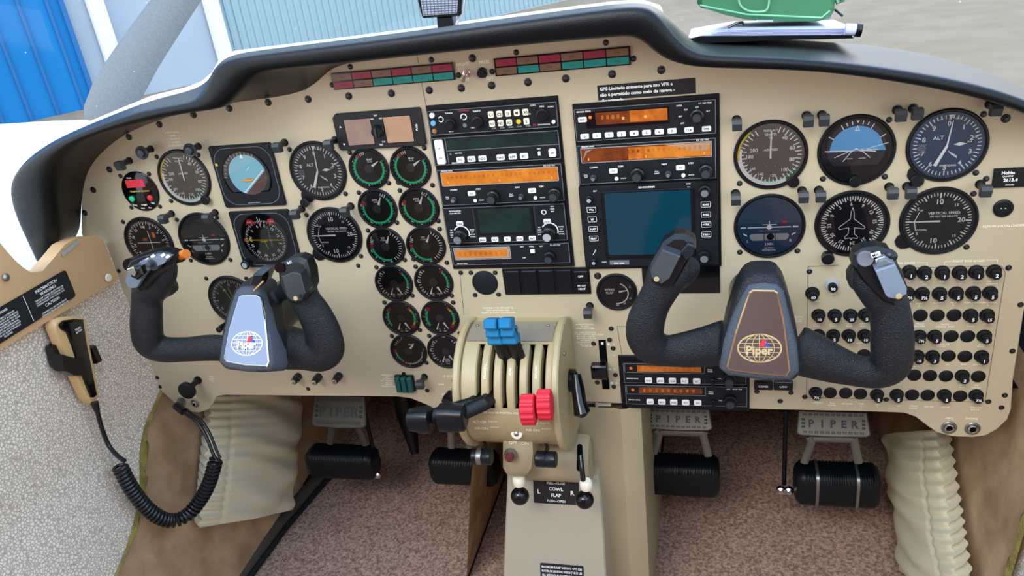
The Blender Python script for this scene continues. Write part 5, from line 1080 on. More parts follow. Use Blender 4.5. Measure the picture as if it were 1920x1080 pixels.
for x, tx in ((-0.1315, 'THROTTLE'), (-0.099, 'PROP'), (-0.066, 'MIXTURE')): qtext(tx, x, 40, 0.0028, rot=90)
m.build('lettering', tq, world=True, smooth=0)
# levers
def lever(name, label, group, sx, ang, kpos, knob_fn, armw=0.0022, bend=None):
    t = thing(name, label, 'lever', qp(sx, ang, QR-0.012), group=group)
    m = MB(1); a = qp(sx, ang, QR-0.014); pts_ = [a] + (bend or []) + [kpos]
    m.tube(pts_, [0.0095]*len(pts_), 'black', 10, flat=0.5, nrm=(0, 0.8, -0.5)); m.build('arm', t, world=True)
    m = MB(1); knob_fn(m, kpos); m.build('knob', t, world=True)
    return t
def blue_knob(m, p):
    for k, (dz, hw) in enumerate(((0.0095, 0.0078), (-0.004, 0.0086), (-0.0165, 0.0092))):
        q = p+Vector((0, -0.35*dz, dz)); m.T = Matrix.Translation(q) @ Matrix.Rotation(radians(68), 4, 'X'); m.rr(0, 0, hw*2, 0.0125, -0.009, 0.011, 0.002, 'knob_blue', 0.0018); m.T = None
def red_knob(m, p):
    m.T = Matrix.Translation(p) @ Matrix.Rotation(radians(4), 4, 'Z') @ Matrix.Rotation(pi/2, 4, 'Y')
    n = 14; pr = []
    for z, k in ((-0.009, 0.8), (-0.0075, 1.0), (0.0075, 1.0), (0.009, 0.8)): pr.append((k, z))
    rows = []
    for k, z in pr:
        r = []
        for i in range(n*4): a = 2*pi*i/(n*4); rad = 0.0185*k*(1+0.05*(1 if (i//2) % 2 else -1)); r.append(Vector((rad*cos(a), rad*sin(a)*0.85, z)))
        rows.append(r)
    m.grid(rows, 'knob_red', True); m.add(rows[0], [list(range(n*4))[::-1]], 'knob_red'); m.add(rows[-1], [list(range(n*4))], 'knob_red'); m.T = None
def p_at(px, py, d): return P(px, py, d)
lever('propeller_lever', 'propeller lever with ribbed light blue knob, left of the blue pair', 'propeller levers', SL[2], 52, p_at(926, 617, 0.108), blue_knob)
lever('propeller_lever', 'propeller lever with ribbed light blue knob, right of the blue pair', 'propeller levers', SL[3], 52, p_at(953, 616, 0.108), blue_knob)
lever('mixture_lever', 'mixture lever with serrated red knob, left and lower of the red pair', 'mixture levers', SL[4], 10, p_at(991, 768, 0.148), red_knob)
lever('mixture_lever', 'mixture lever with serrated red knob, right and upper of the red pair', 'mixture levers', SL[5], 12, p_at(1022, 759, 0.142), red_knob)
def thr(px, py, d, w_, side):
    def f(m, p):
        x0, x1 = p.x-w_/2, p.x+w_/2
        pr = [(0.010, x0), (0.0135, x0+0.002), (0.0165, p.x+(0.004 if side < 0 else -0.004)), (0.0160, x1-0.002), (0.012, x1)] if side < 0 else [(0.012, x0), (0.0165, x0+0.002), (0.0175, p.x), (0.0155, x1-0.002), (0.011, x1)]
        rows = [[Vector((x, p.y-r*math.copysign(abs(cos(a))**0.7, cos(a))*0.85, p.z+r*math.copysign(abs(sin(a))**0.7, sin(a)))) for a in [2*pi*i/24 for i in range(24)]] for r, x in pr]
        m.grid(rows, 'satin', True); m.add(rows[0], [list(range(24))], 'satin'); m.add(rows[-1], [list(range(24))[::-1]], 'satin')
    return f
kp = p_at(788, 787, 0.150); lever('throttle_lever', 'throttle lever with fat black handle, left one of the pair', 'throttle levers', SL[0], 16, kp, thr(0, 0, 0, 0.031, -1), bend=[qp(SL[0]-0.004, 14, QR+0.012)])
kp = p_at(848, 783, 0.150); lever('throttle_lever', 'throttle lever with fat black handle, right one nearest the quadrant', 'throttle levers', SL[1], 18, kp, thr(0, 0, 0, 0.035, 1), bend=[qp(SL[1]-0.004, 16, QR+0.014)])
# friction lever on the right cheek
t = thing('friction_lever', 'black curved friction lock lever on the right side of the quadrant', 'lever', p_at(1078, 712, 0.05))
m = MB(1); c_ = p_at(1076, 713, 0.045); T = Matrix.Translation(c_+Vector((-0.010, 0, 0))) @ Matrix.Rotation(pi/2, 4, 'Y'); m.lathe([(0.014, 0), (0.0155, 0.004), (0.0145, 0.012), (0.010, 0.015), (0.0001, 0.016)], 0, 0, 'gloss', 24, T=T); m.build('hub', t, world=True)
m = MB(1); m.tube([p_at(1080, 702, 0.055), p_at(1084, 730, 0.065), p_at(1087, 755, 0.075), p_at(1092, 775, 0.082), p_at(1095, 780, 0.082)], [0.006, 0.0085, 0.0085, 0.011, 0.005], 'gloss', 14, flat=0.6, nrm=(0.3, -1, 0)); m.build('arm', t, world=True)

# ================================================================ CONSOLE
cs_ = thing('centre_console', 'tan moulded centre console running from the quadrant down to the floor', 'console', Vector((-0.06, 0, -0.5)))
def cy(z): return -0.004-0.11*max(0, -0.283-z)
m = MB(1); rows = []
for z in (-0.283, -0.33, -0.40, -0.50, -0.65): y = cy(z); rows.append([Vector((-0.150, y+0.30, z)), Vector((-0.150, y, z)), Vector((-0.02, y, z)), Vector((0.012, y, z)), Vector((0.020, y-0.004, z)), Vector((0.026, y-0.003, z)), Vector((0.046, y+0.012, z)), Vector((0.046, y+0.30, z))])
m.grid(rows, 'console'); m.add([rows[0][0], rows[0][1], rows[0][6], rows[0][7]], [[0, 1, 2, 3]], 'console'); m.build('side_panel', cs_, world=True, smooth=30)
NP, KP = (0, 1, -0.39), 0.113
def on_plate(px, py, off=0.0): return PN(px, py, NP, KP-off)
ol = [(952, 885), (1122, 892), (1127, 925), (1133, 1000), (1137, 1080), (1139, 1160), (938, 1160), (944, 1080), (948, 980)]
fr = [on_plate(*p) for p in ol]; bk = [Vector((p.x, max(p.y+0.03, 0.02), p.z)) for p in fr]; n = len(fr); ctr = sum(fr, Vector())/n
inn = [f.lerp(ctr, 0.03)+Vector((0, -0.0025, 0.001)) for f in fr]
m = MB(1); m.add(fr+bk+inn, [list(range(2*n, 3*n))]+[[i, (i+1) % n, n+(i+1) % n, n+i] for i in range(n)]+[[i, 2*n+i, 2*n+(i+1) % n, (i+1) % n] for i in range(n)], 'console_light'); m.build('front_cover', cs_, world=True, smooth=0, weld=True)
# half-round housing with lever slot, and the neck with the sync knob
m = MB(1); a0 = P(985, 860, 0.085); a1_ = P(1121, 862, 0.045); R_ = 0.028
cyl0 = Vector((-0.10, -0.045, -0.335)); cyl1 = Vector((-0.028, -0.045, -0.335))
rows = []
for x, k in ((-0.12, 1), (-0.030, 1), (-0.0235, 0.97), (-0.0205, 0.88)): rows.append([Vector((x, -0.030-0.040*k*cos(radians(a)), -0.345+0.036*k*sin(radians(a)))) for a in range(-90, 91, 12)])
m.grid(rows, 'console'); m.add(rows[-1], [list(range(len(rows[-1])))], 'console'); m.build('lever_housing', cs_, world=True, smooth=50)
ol = [(941, 800), (1000, 812), (1002, 850), (998, 880), (985, 896), (950, 895), (941, 880)]
f2 = [P(x, y, 0.098) for x, y in ol]; n = len(f2); b2 = [p+Vector((0, 0.09, 0)) for p in f2]; ctr = sum(f2, Vector())/n; mid = [p+Vector((0, 0.006, 0)) for p in f2]; f2 = [p.lerp(ctr, 0.10) for p in f2]
m = MB(1); m.grid([b2, mid, [p.lerp(ctr, 0.03)+Vector((0, -0.003, 0)) for p in mid], f2], 'console', True); m.add(f2, [list(range(n))], 'console'); o = m.build('neck', cs_, world=True, smooth=60, weld=True)
o = MB(1); 
o.T = Matrix.Translation(P(972, 826, 0.0995)) @ Matrix.Rotation(pi/2, 4, 'X'); o.lines(['PROP SYNC', 'OFF   ON'], 0, 0.003, 0.0046, 0, 'ink', wmax=0.030, bold=True); o.build('lettering', cs_, world=True, smooth=0)
t = thing('sync_knob', 'small dark red pushbutton with silver collar on the console neck', 'knob', P(958, 850, 0.099), ON_PANEL); m = MB(); m.lathe([(8.5, 0), (8.5, 4), (7.5, 6), (6.5, 6)], 0, 0, 'steel', 24); m.build('collar', t); m = MB(); m.lathe([(5.8, 4), (5.8, 11), (4.8, 12.5), (0.01, 12.5)], 0, 0, 'lamp_red', 24); m.build('button', t)
t = thing('key_lock', 'small round chrome toggle mount just above the console neck', 'switch', qp(-0.098, -22, QR-0.001)); m = MB(1); T = Matrix.Translation(t.location) @ Matrix.Rotation(pi/2+radians(-22), 4, 'X'); m.lathe([(0.0075, 0), (0.0075, 0.002), (0.006, 0.003), (0.0035, 0.003)], 0, 0, 'ink', 20, T=T); m.lathe([(0.0035, 0.001), (0.003, 0.005), (0.0001, 0.006)], 0, 0, 'steel', 12, T=T); m.build('mount', t, world=True)
# carburettor-air style levers
def small_lever(label, top, kn, d0, d1, silver):
    t = thing('alternate_air_lever', label, 'lever', P(*top, d0), group='small levers below the quadrant')
    m = MB(1); m.tube([P(*top, d0-0.01), P(*top, d0+0.006), P((top[0]+kn[0])/2+6, (top[1]+kn[1])/2, d0+0.01), P(kn[0], kn[1]-14, d1), P(*kn, d1)], 0.0032, 'gloss', 8, flat=0.5); m.build('arm', t, world=True)
    m = MB(1); c_ = P(*kn, d1); T = Matrix.Translation(c_) @ Matrix.Rotation(pi/2, 4, 'Y')
    m.lathe([(0.009, -0.0135), (0.0105, -0.012), (0.0105, -0.001), (0.0098, 0), (0.0105, 0.001), (0.0105, 0.012), (0.009, 0.0135)], 0, 0, 'satin', 24, T=T); m.build('knob', t, world=True)
    if silver: m = MB(1); m.lathe([(0.0108, -0.006), (0.011, -0.0055), (0.011, 0.0), (0.0108, 0.0005)], 0, 0, 'steel', 24, T=T, cap=False); m.build('silver_band', t, world=True)
small_lever('small black alternate air lever under the red knobs', (1018, 818), (1024, 861), 0.082, 0.115, False)
small_lever('small black lever with silver band under the throttle handles', (905, 815), (904, 856), 0.082, 0.115, True)
# cowl flap levers
for lb, kx, ky, d_, stem in (('left', 975, 930, 0.095, [(972, 878), (973, 905)]), ('right', 1096, 937, 0.098, [(1087, 838), (1090, 870), (1094, 905)])):
    t = thing('cowl_flap_lever', 'cowl flap lever with glossy black ball, %s of the COWL FLAP placard' % lb, 'lever', P(*stem[0], 0.07), group='cowl flap levers')
    m = MB(1); m.tube([P(x, y, 0.066+0.030*i/max(1, len(stem)-1)) for i, (x, y) in enumerate(stem)]+[P(kx, ky, d_)], 0.0035, 'gloss', 10); m.build('arm', t, world=True)
    m = MB(1); q = P(kx-2 if lb == 'left' else kx+3, ky-29, d_-0.004); T = Matrix.Translation(q); m.lathe([(0.008, -0.006), (0.0085, -0.003), (0.0085, 0.004), (0.006, 0.007)], 0, 0, 'ink', 20, T=T); m.build('cream_collar', t, world=True)
    m = MB(1); m.sphere(P(kx, ky, d_), 0.0125, 'gloss', 28); m.build('ball_knob', t, world=True)
m = MB(1); m.tube([P(1087, 836, 0.0745), P(1086, 880, 0.069)], 0.0035, 'void', 8); m.build('lever_slot', cs_, world=True)
# placards on the cover
def plate_frame(px, py, off):
    p = on_plate(px, py, off); yv = Vector((0, 0.39, 1)).normalized(); zv = Vector((0, -1, 0.39)).normalized(); return Matrix(((1, 0, 0, p.x), (0, yv.y, zv.y, p.y), (0, yv.z, zv.z, p.z), (0, 0, 0, 1)))
def pplac(label, cs, lines_fn):
    pts_ = [on_plate(*c) for c in cs]; w_ = (pts_[1]-pts_[0]).length; h_ = (pts_[3]-pts_[0]).length; px = sum(c[0] for c in cs)/4; py = sum(c[1] for c in cs)/4
    t = thing('placard', label, 'placard', on_plate(px, py, 0.003)); t.matrix_world = plate_frame(px, py, 0.0032)
    m = MB(1); m.rr(0, 0, w_, h_, 0, 0.0006, 0.002, 'placard'); m.build('plate', t); m = MB(1); lines_fn(m, w_, h_); m.build('lettering', t, smooth=0)
def cf(m, w_, h_):
    m.text('PULL—CLOSE', 0, h_*0.37, 0.0034, 0.0008, 'white', wmax=w_*0.4); m.text('COWL', 0, h_*0.13, 0.0048, 0.0008, 'white', bold=True); m.text('FLAP', 0, -h_*0.13, 0.0048, 0.0008, 'white', bold=True); m.text('PUSH—OPEN', 0, -h_*0.37, 0.0034, 0.0008, 'white', wmax=w_*0.4); m.text('L', -w_*0.38, 0, 0.006, 0.0008, 'white', bold=True); m.text('R', w_*0.36, 0, 0.006, 0.0008, 'white', bold=True)
pplac('black COWL FLAP placard between the two black ball knobs', [(1001, 898), (1086, 903), (1084, 947), (1000, 942)], cf)
def wt(m, w_, h_): m.lines(['MAXIMUM RAMP WEIGHT 4773 LBS', 'MAXIMUM LANDING WEIGHT 4513 LBS', 'ALL WEIGHT IN EXCESS OF 4470 LBS', 'MUST CONSIST OF FUEL ONLY'], 0, h_/2-0.005, 0.0034, 0.0008, 'white', wmax=w_*0.93, gap=1.75)
pplac('black MAXIMUM WEIGHT placard at the foot of the console', [(1014, 1056), (1095, 1061), (1094, 1100), (1012, 1095)], wt)

# ================================================================ CONTROL YOKES
def frame_at(px, py, d, tilt):
    o_ = P(px, py, d); a = radians(tilt); yv = Vector((0, sin(a), cos(a))); zv = Vector((0, -cos(a), sin(a)))
    return o_, yv, zv, Matrix(((1, 0, 0, o_.x), (0, yv.y, zv.y, o_.y), (0, yv.z, zv.z, o_.z), (0, 0, 0, 1)))
def to_local(px, py, o_, yv, zv, off=0.0):
    p = PN(px, py, zv, zv.dot(o_)+off); q = p-o_; return (q.x, q.dot(yv))
def yoke(label, tubes, hub, rim, badge, emblem, ctr, d, tilt, plate_mat, em_mat, shaft_r):
    t = thing('control_yoke', label, 'control yoke', P(ctr[0], ctr[1], d-0.06), group='control yokes')
    m = MB(1)
    for pts_ in tubes:
        sp = smooth_path(pts_, 5)
        w3 = [P(a, b, c) for a, b, c, r in sp]; rr_ = [r*depth(w_)/FPX for w_, (a, b, c, r) in zip(w3, sp)]
        m.tube(w3, rr_, 'yoke', 20, flat=0.72, nrm=(0, 1, 0))
    o_, yv, zv, T = frame_at(ctr[0], ctr[1], d+0.008, tilt)
    hb = [PN(x, y, zv, zv.dot(o_)-0.007) for x, y in hub]; n = len(hb); c_ = sum(hb, Vector())/n
    m.add([p.lerp(c_, 0.06)+Vector((0, -0.006, 0)) for p in hb]+hb+[p+Vector((0, 0.034, 0)) for p in hb], [list(range(n)), list(range(2*n, 3*n))[::-1]]+[[i, (i+1) % n, n+(i+1) % n, n+i] for i in range(n)]+[[n+i, n+(i+1) % n, 2*n+(i+1) % n, 2*n+i] for i in range(n)], 'yoke')
    ob = m.build('wheel', t, world=True, smooth=180)
    r = ob.modifiers.new('merge', 'REMESH'); r.mode = 'VOXEL'; r.voxel_size = 0.0024; r.use_smooth_shade = True
    s_ = ob.modifiers.new('soften', 'SMOOTH'); s_.factor = 0.6; s_.iterations = 9
    o_, yv, zv, T = frame_at(ctr[0], ctr[1], d+0.008, tilt)
    m = MB(1); m.T = T; rl = [to_local(x, y, o_, yv, zv) for x, y in rim]; m.prism(rl, -0.03, 0.004, 'yoke_rim', 0.004); m.build('leather_pad', t, world=True, smooth=60)
    bl_ = [to_local(x, y, o_, yv, zv, 0.006) for x, y in badge]
    m = MB(1); m.T = T; m.prism(bl_, 0.003, 0.0062, 'gold' if plate_mat != 'mirror' else 'chrome', 0.0012); m.build('badge_border', t, world=True, smooth=0)
    sm = inset(bl_ if sum(bl_[i][0]*bl_[(i+1) % len(bl_)][1]-bl_[(i+1) % len(bl_)][0]*bl_[i][1] for i in range(len(bl_))) > 0 else bl_[::-1], 0.0017)
    m = MB(1); m.T = T; m.prism(sm, 0.0062, 0.0066, 'mirror'); m.build('badge_plate', t, world=True, smooth=0)
    ex, ey = to_local(emblem[0], emblem[1], o_, yv, zv, 0.007); e2 = to_local(emblem[0]+emblem[2], emblem[1], o_, yv, zv, 0.007); e3 = to_local(emblem[0], emblem[1]-emblem[3], o_, yv, zv, 0.007); rx = abs(e2[0]-ex); ry = abs(e3[1]-ey); z = 0.0070
    m = MB(1); m.T = T
    def ell(kx, ky, w_, a0=0, a1=360, x_=0):
        N = 36; q = [(ex+x_+rx*kx*cos(radians(a0+(a1-a0)*i/N)), ey+ry*ky*sin(radians(a0+(a1-a0)*i/N))) for i in range(N+1)]
        for i in range(N): m.line(*q[i], *q[i+1], w_, z, em_mat)
    ell(1, 1, rx*0.07); ell(0.33, 1, rx*0.032); ell(0.68, 1, rx*0.032); m.line(ex, ey-ry, ex, ey+ry, rx*0.04, z, em_mat)
    for yy in (-0.62, -0.3, 0.05, 0.35, 0.68): hx = rx*sqrt(1-yy*yy); m.line(ex-hx, ey+ry*yy, ex+hx, ey+ry*yy, rx*0.03, z, em_mat)
    m.text('Piper', ex, ey-ry*0.12, ry*0.62, z+0.0004, em_mat, bold=True, wmax=rx*1.75)
    m.poly([(ex-rx*0.02, ey+ry*0.1), (ex+rx*0.12, ey+ry*0.62), (ex+rx*0.30, ey+ry*0.66), (ex+rx*0.26, ey+ry*0.15)], z+0.0006, 'red'); m.poly([(ex+rx*0.27, ey+ry*0.15), (ex+rx*0.31, ey+ry*0.45), (ex+rx*0.5, ey+ry*0.1)], z+0.0006, 'blue_tag')
    m.build('emblem', t, world=True, smooth=0)
    m = MB(1); c0 = P(ctr[0], ctr[1]+18, d-0.03); m.tube([c0, Vector((c0.x, 0.003, c0.z))], shaft_r, 'gloss', 28); m.build('shaft', t, world=True)
    return t
def slabq(t, name, ol, d0, d1, mt, bev=0.002, tilt=0.0, smooth=30, lean=0.0):
    # outline seen in the picture, set d1 in front of the panel (lean = extra reach at its lower end), going back to d0
    ys = [y for x, y in ol]; y0, y1 = min(ys), max(ys)
    f = [P(x, y, d1+lean*(y-y0)/(y1-y0)) for x, y in ol]; n = len(f); c_ = sum(f, Vector())/n
    size = max((p-c_).length for p in f); k = min(0.3, bev/size*1.3)
    a = sum((f[i].x*f[(i+1) % n].z-f[(i+1) % n].x*f[i].z) for i in range(n))
    if a < 0: f = f[::-1]
    b = [Vector((p.x, -d0, p.z)) for p in f]; tp = [p.lerp(c_, k) for p in f]; md = [p+Vector((0, bev, 0)) for p in f]
    m = MB(1); m.grid([b, md, tp], mt, True); m.add(tp, [list(range(n))], mt); return m.build(name, t, world=True, smooth=smooth, weld=True)
# left yoke
ly = yoke('control yoke with sky blue mirror badge, left side, pilot seat',
    [[(445, 655, .115, 26), (400, 652, .118, 27), (350, 655, .12, 25), (305, 655, .122, 27), (280, 645, .125, 30), (275, 620, .128, 32), (275, 585, .130, 31), (276, 555, .130, 31), (284, 530, .132, 38), (292, 505, .130, 42), (300, 488, .12, 36)],
     [(282, 530, .125, 32), (304, 526, .118, 34), (322, 518, .112, 27)],
     [(495, 645, .115, 40), (530, 650, .118, 46), (565, 655, .12, 42), (598, 662, .125, 38), (612, 650, .128, 36), (604, 618, .130, 36), (588, 585, .132, 34), (572, 560, .133, 31), (562, 535, .134, 33), (556, 510, .132, 31), (550, 492, .13, 24)],
     [(545, 535, .125, 20), (528, 552, .115, 15), (520, 560, .108, 9)]],
    [(440, 542), (455, 534), (478, 534), (494, 545), (505, 575), (513, 630), (517, 680), (508, 696), (470, 698), (425, 692), (411, 678), (415, 640), (426, 585)],
    [(444, 543), (455, 537), (476, 537), (490, 545), (500, 575), (509, 630), (515, 680), (508, 694), (468, 697), (424, 690), (412, 678), (417, 640), (429, 585)],
    [(447, 555), (454, 552), (482, 552), (489, 556), (497, 598), (504, 678), (500, 688), (460, 686), (423, 679), (418, 672), (429, 615)],
    (463, 644, 29, 22), (462, 620), 0.150, 33, 'mirror', 'badge_white', 0.030)
slabq(ly, 'pencil_clip', [(467, 535), (474, 515), (493, 515), (492, 524), (486, 540)], 0.12, 0.150, 'gloss')
m = MB(1); m.tube([P(476, 545, 0.152), P(494, 527, 0.15)], 0.0014, 'gold', 8); m.build('pencil', ly, world=True)
# left horn switch head
slabq(ly, 'switch_housing', [(236, 502), (241, 490), (262, 480), (296, 472), (316, 476), (323, 486), (318, 500), (304, 512), (288, 526), (272, 545), (258, 548), (240, 538), (234, 520)], 0.132, 0.150, 'head', 0.004, lean=0.012)
slabq(ly, 'switch_plate', [(238, 512), (262, 491), (287, 482), (316, 484), (308, 494), (280, 505), (268, 520), (256, 540), (242, 541), (234, 530)], 0.15, 0.161, 'head_plate', 0.001, lean=0.006)
slabq(ly, 'trim_rocker', [(243, 508), (262, 501), (268, 515), (257, 526), (244, 520)], 0.155, 0.172, 'gloss', 0.002)
slabq(ly, 'trim_rocker_tip', [(237, 505), (249, 501), (254, 512), (252, 519), (238, 511)], 0.16, 0.176, 'chrome', 0.001)
m = MB(1); c_ = P(296, 491, 0.152); T = Matrix.Translation(c_) @ Matrix.Rotation(pi/2-0.2, 4, 'X'); m.lathe([(0.0075, 0), (0.0085, 0.004), (0.0085, 0.010), (0.005, 0.011), (0.0035, 0.011), (0.0035, 0.018), (0.0001, 0.019)], 0, 0, 'dark_grey', 24, T=T); m.build('hat_switch', ly, world=True)
for x, y in ((277, 487), (287, 480), (306, 478), (315, 481)): 
    m = MB(1); m.T = Matrix.Translation(P(x, y, 0.160)) @ Matrix.Rotation(pi/2, 4, 'X') @ Matrix.Rotation(0.5, 4, 'Z'); m.rr(0, 0, 0.006, 0.0035, 0, 0.001, 0.0005, 'white'); m.build('white_label', ly, world=True)
m = MB(1); m.tube([P(324, 484, 0.128), P(334, 480, 0.131), P(338, 479, 0.132)], 0.0085, 'gloss', 16); m.build('button_housing', ly, world=True)
m = MB(1); m.tube([P(337, 479, 0.132), P(350, 476, 0.135)], 0.0058, 'orange', 16); m.build('red_button', ly, world=True)
m = MB(1); m.tube([P(256, 492, 0.115), P(243, 497, 0.135)], 0.0085, 'gloss', 16); m.build('disconnect_button', ly, world=True)
# right horn cover head
slabq(ly, 'switch_housing', [(520, 515), (525, 497), (540, 487), (560, 484), (573, 490), (580, 515), (580, 545), (572, 565), (556, 575), (540, 568), (530, 552), (522, 535)], 0.132, 0.150, 'head', 0.004, lean=0.012)
slabq(ly, 'cover_plate', [(528, 519), (548, 510), (563, 514), (572, 550), (565, 565), (548, 566), (537, 556)], 0.15, 0.166, 'head_dark', 0.001, lean=0.008)
m = MB(1); q = P(554.5, 559, 0.178); T = Matrix.Translation(q) @ Matrix.Rotation(pi/2, 4, 'X'); m.lathe([(0.0027, 0), (0.0027, 0.001), (0.0012, 0.001)], 0, 0, 'badge_gold', 16, T=T); m.build('rivet', ly, world=True)
m = MB(1); m.tube([P(532, 500, 0.14), P(524, 502, 0.155)], [0.007, 0.006], 'gloss', 14); m.build('push_button', ly, world=True)
m = MB(1); m.T = Matrix.Translation(P(543, 492, 0.154)) @ Matrix.Rotation(pi/2, 4, 'X'); m.text('INT', 0, 0, 0.003, 0, 'white', rot=-20, bold=True); m.build('lettering', ly, world=True, smooth=0)
# right yoke
ry_ = yoke('control yoke with brown reflecting badge, right side before the breaker rows',
    [[(1368, 640, .115, 46), (1330, 649, .118, 42), (1290, 655, .12, 37), (1250, 658, .122, 32), (1225, 652, .126, 36), (1209, 630, .130, 36), (1212, 600, .132, 36), (1224, 570, .134, 33), (1240, 540, .135, 35), (1253, 512, .133, 40), (1263, 480, .13, 30)],
     [(1262, 515, .125, 36), (1285, 510, .112, 34), (1299, 513, .105, 22)],
     [(1490, 655, .115, 50), (1525, 668, .118, 46), (1565, 683, .12, 39), (1610, 696, .122, 32), (1645, 698, .126, 34), (1671, 685, .130, 36), (1673, 650, .132, 39), (1672, 610, .134, 38), (1666, 575, .135, 37), (1655, 550, .135, 41), (1643, 520, .133, 46), (1632, 490, .13, 32)],
     [(1638, 520, .125, 40), (1615, 520, .112, 38), (1593, 522, .105, 22)]],
    [(1393, 522), (1408, 512), (1432, 510), (1456, 513), (1470, 530), (1480, 560), (1493, 610), (1501, 665), (1502, 700), (1488, 714), (1430, 712), (1365, 703), (1349, 690), (1352, 650), (1362, 600), (1380, 545)],
    [(1392, 552), (1404, 534), (1430, 530), (1456, 533), (1469, 545), (1481, 595), (1494, 645), (1499, 695), (1483, 713), (1430, 712), (1365, 703), (1349, 690), (1357, 640), (1374, 590)],
    [(1404, 548), (1412, 543), (1452, 544), (1460, 549), (1472, 610), (1482, 695), (1474, 707), (1420, 702), (1368, 695), (1362, 688), (1378, 625)],
    (1424, 653, 41, 26), (1427, 620), 0.150, 17, 'copper', 'badge_gold', 0.032)
slabq(ry_, 'switch_housing', [(1219, 512), (1226, 490), (1243, 456), (1265, 441), (1285, 441), (1302, 452), (1305, 468), (1290, 492), (1272, 525), (1262, 540), (1242, 543), (1222, 532)], 0.132, 0.150, 'head', 0.004, lean=0.012)
slabq(ry_, 'cover_plate', [(1219, 507), (1241, 468), (1276, 481), (1255, 523), (1240, 533), (1222, 522)], 0.15, 0.166, 'dark_grey', 0.001, lean=0.010)
m = MB(1); m.T = Matrix.Translation(P(1231, 523, 0.178)) @ Matrix.Rotation(pi/2, 4, 'X'); m.lathe([(0.0027, 0), (0.0027, 0.001), (0.0012, 0.001)], 0, 0, 'badge_gold', 16); m.build('rivet', ry_, world=True)
slabq(ry_, 'facet', [(1274, 476), (1290, 457), (1303, 462), (1300, 478), (1287, 490)], 0.14, 0.157, 'head_dark', 0.001)
slabq(ry_, 'switch_housing', [(1598, 500), (1602, 478), (1620, 467), (1645, 464), (1668, 470), (1682, 490), (1703, 540), (1697, 560), (1680, 576), (1660, 570), (1640, 552), (1615, 525)], 0.132, 0.150, 'head', 0.004, lean=0.012)
slabq(ry_, 'cover_plate', [(1641, 508), (1679, 496), (1701, 541), (1700, 552), (1684, 562), (1664, 558), (1660, 553)], 0.15, 0.168, 'head_plate', 0.001, lean=0.010)
slabq(ry_, 'cover_step', [(1643, 503), (1648, 491), (1662, 487), (1674, 494)], 0.15, 0.165, 'grey', 0.001)
m = MB(1); m.T = Matrix.Translation(P(1685, 555, 0.180)) @ Matrix.Rotation(pi/2, 4, 'X'); m.lathe([(0.0027, 0), (0.0027, 0.001), (0.0012, 0.001)], 0, 0, 'badge_gold', 16); m.build('rivet', ry_, world=True)
m = MB(1); m.T = Matrix.Translation(P(1621.5, 484, 0.152)) @ Matrix.Rotation(pi/2-0.15, 4, 'X'); m.lathe([(0.0075, 0), (0.0078, 0.003), (0.007, 0.005), (0.004, 0.0046), (0.0001, 0.0042)], 0, 0, 'grey', 24); m.build('round_button', ry_, world=True)
m = MB(1); m.T = Matrix.Translation(P(1665, 478, 0.140)) @ Matrix.Rotation(pi/2-0.3, 4, 'X'); m.lathe([(0.006, 0), (0.0065, 0.004), (0.0055, 0.0045), (0.0062, 0.008), (0.0052, 0.0085), (0.006, 0.013), (0.004, 0.015), (0.0001, 0.0155)], 0, 0, 'satin', 20); m.build('push_button', ry_, world=True)
for x, y, tx in ((1642, 477, 'MIC'), (1651, 487, 'INT')): m = MB(1); m.T = Matrix.Translation(P(x, y, 0.158)) @ Matrix.Rotation(pi/2, 4, 'X') @ Matrix.Rotation(0.35, 4, 'Z'); m.rr(0, 0, 0.0085, 0.0045, 0, 0.0008, 0.0005, 'white'); m.text(tx, 0, 0, 0.0026, 0.0010, 'black'); m.build('white_label', ry_, world=True, smooth=0)

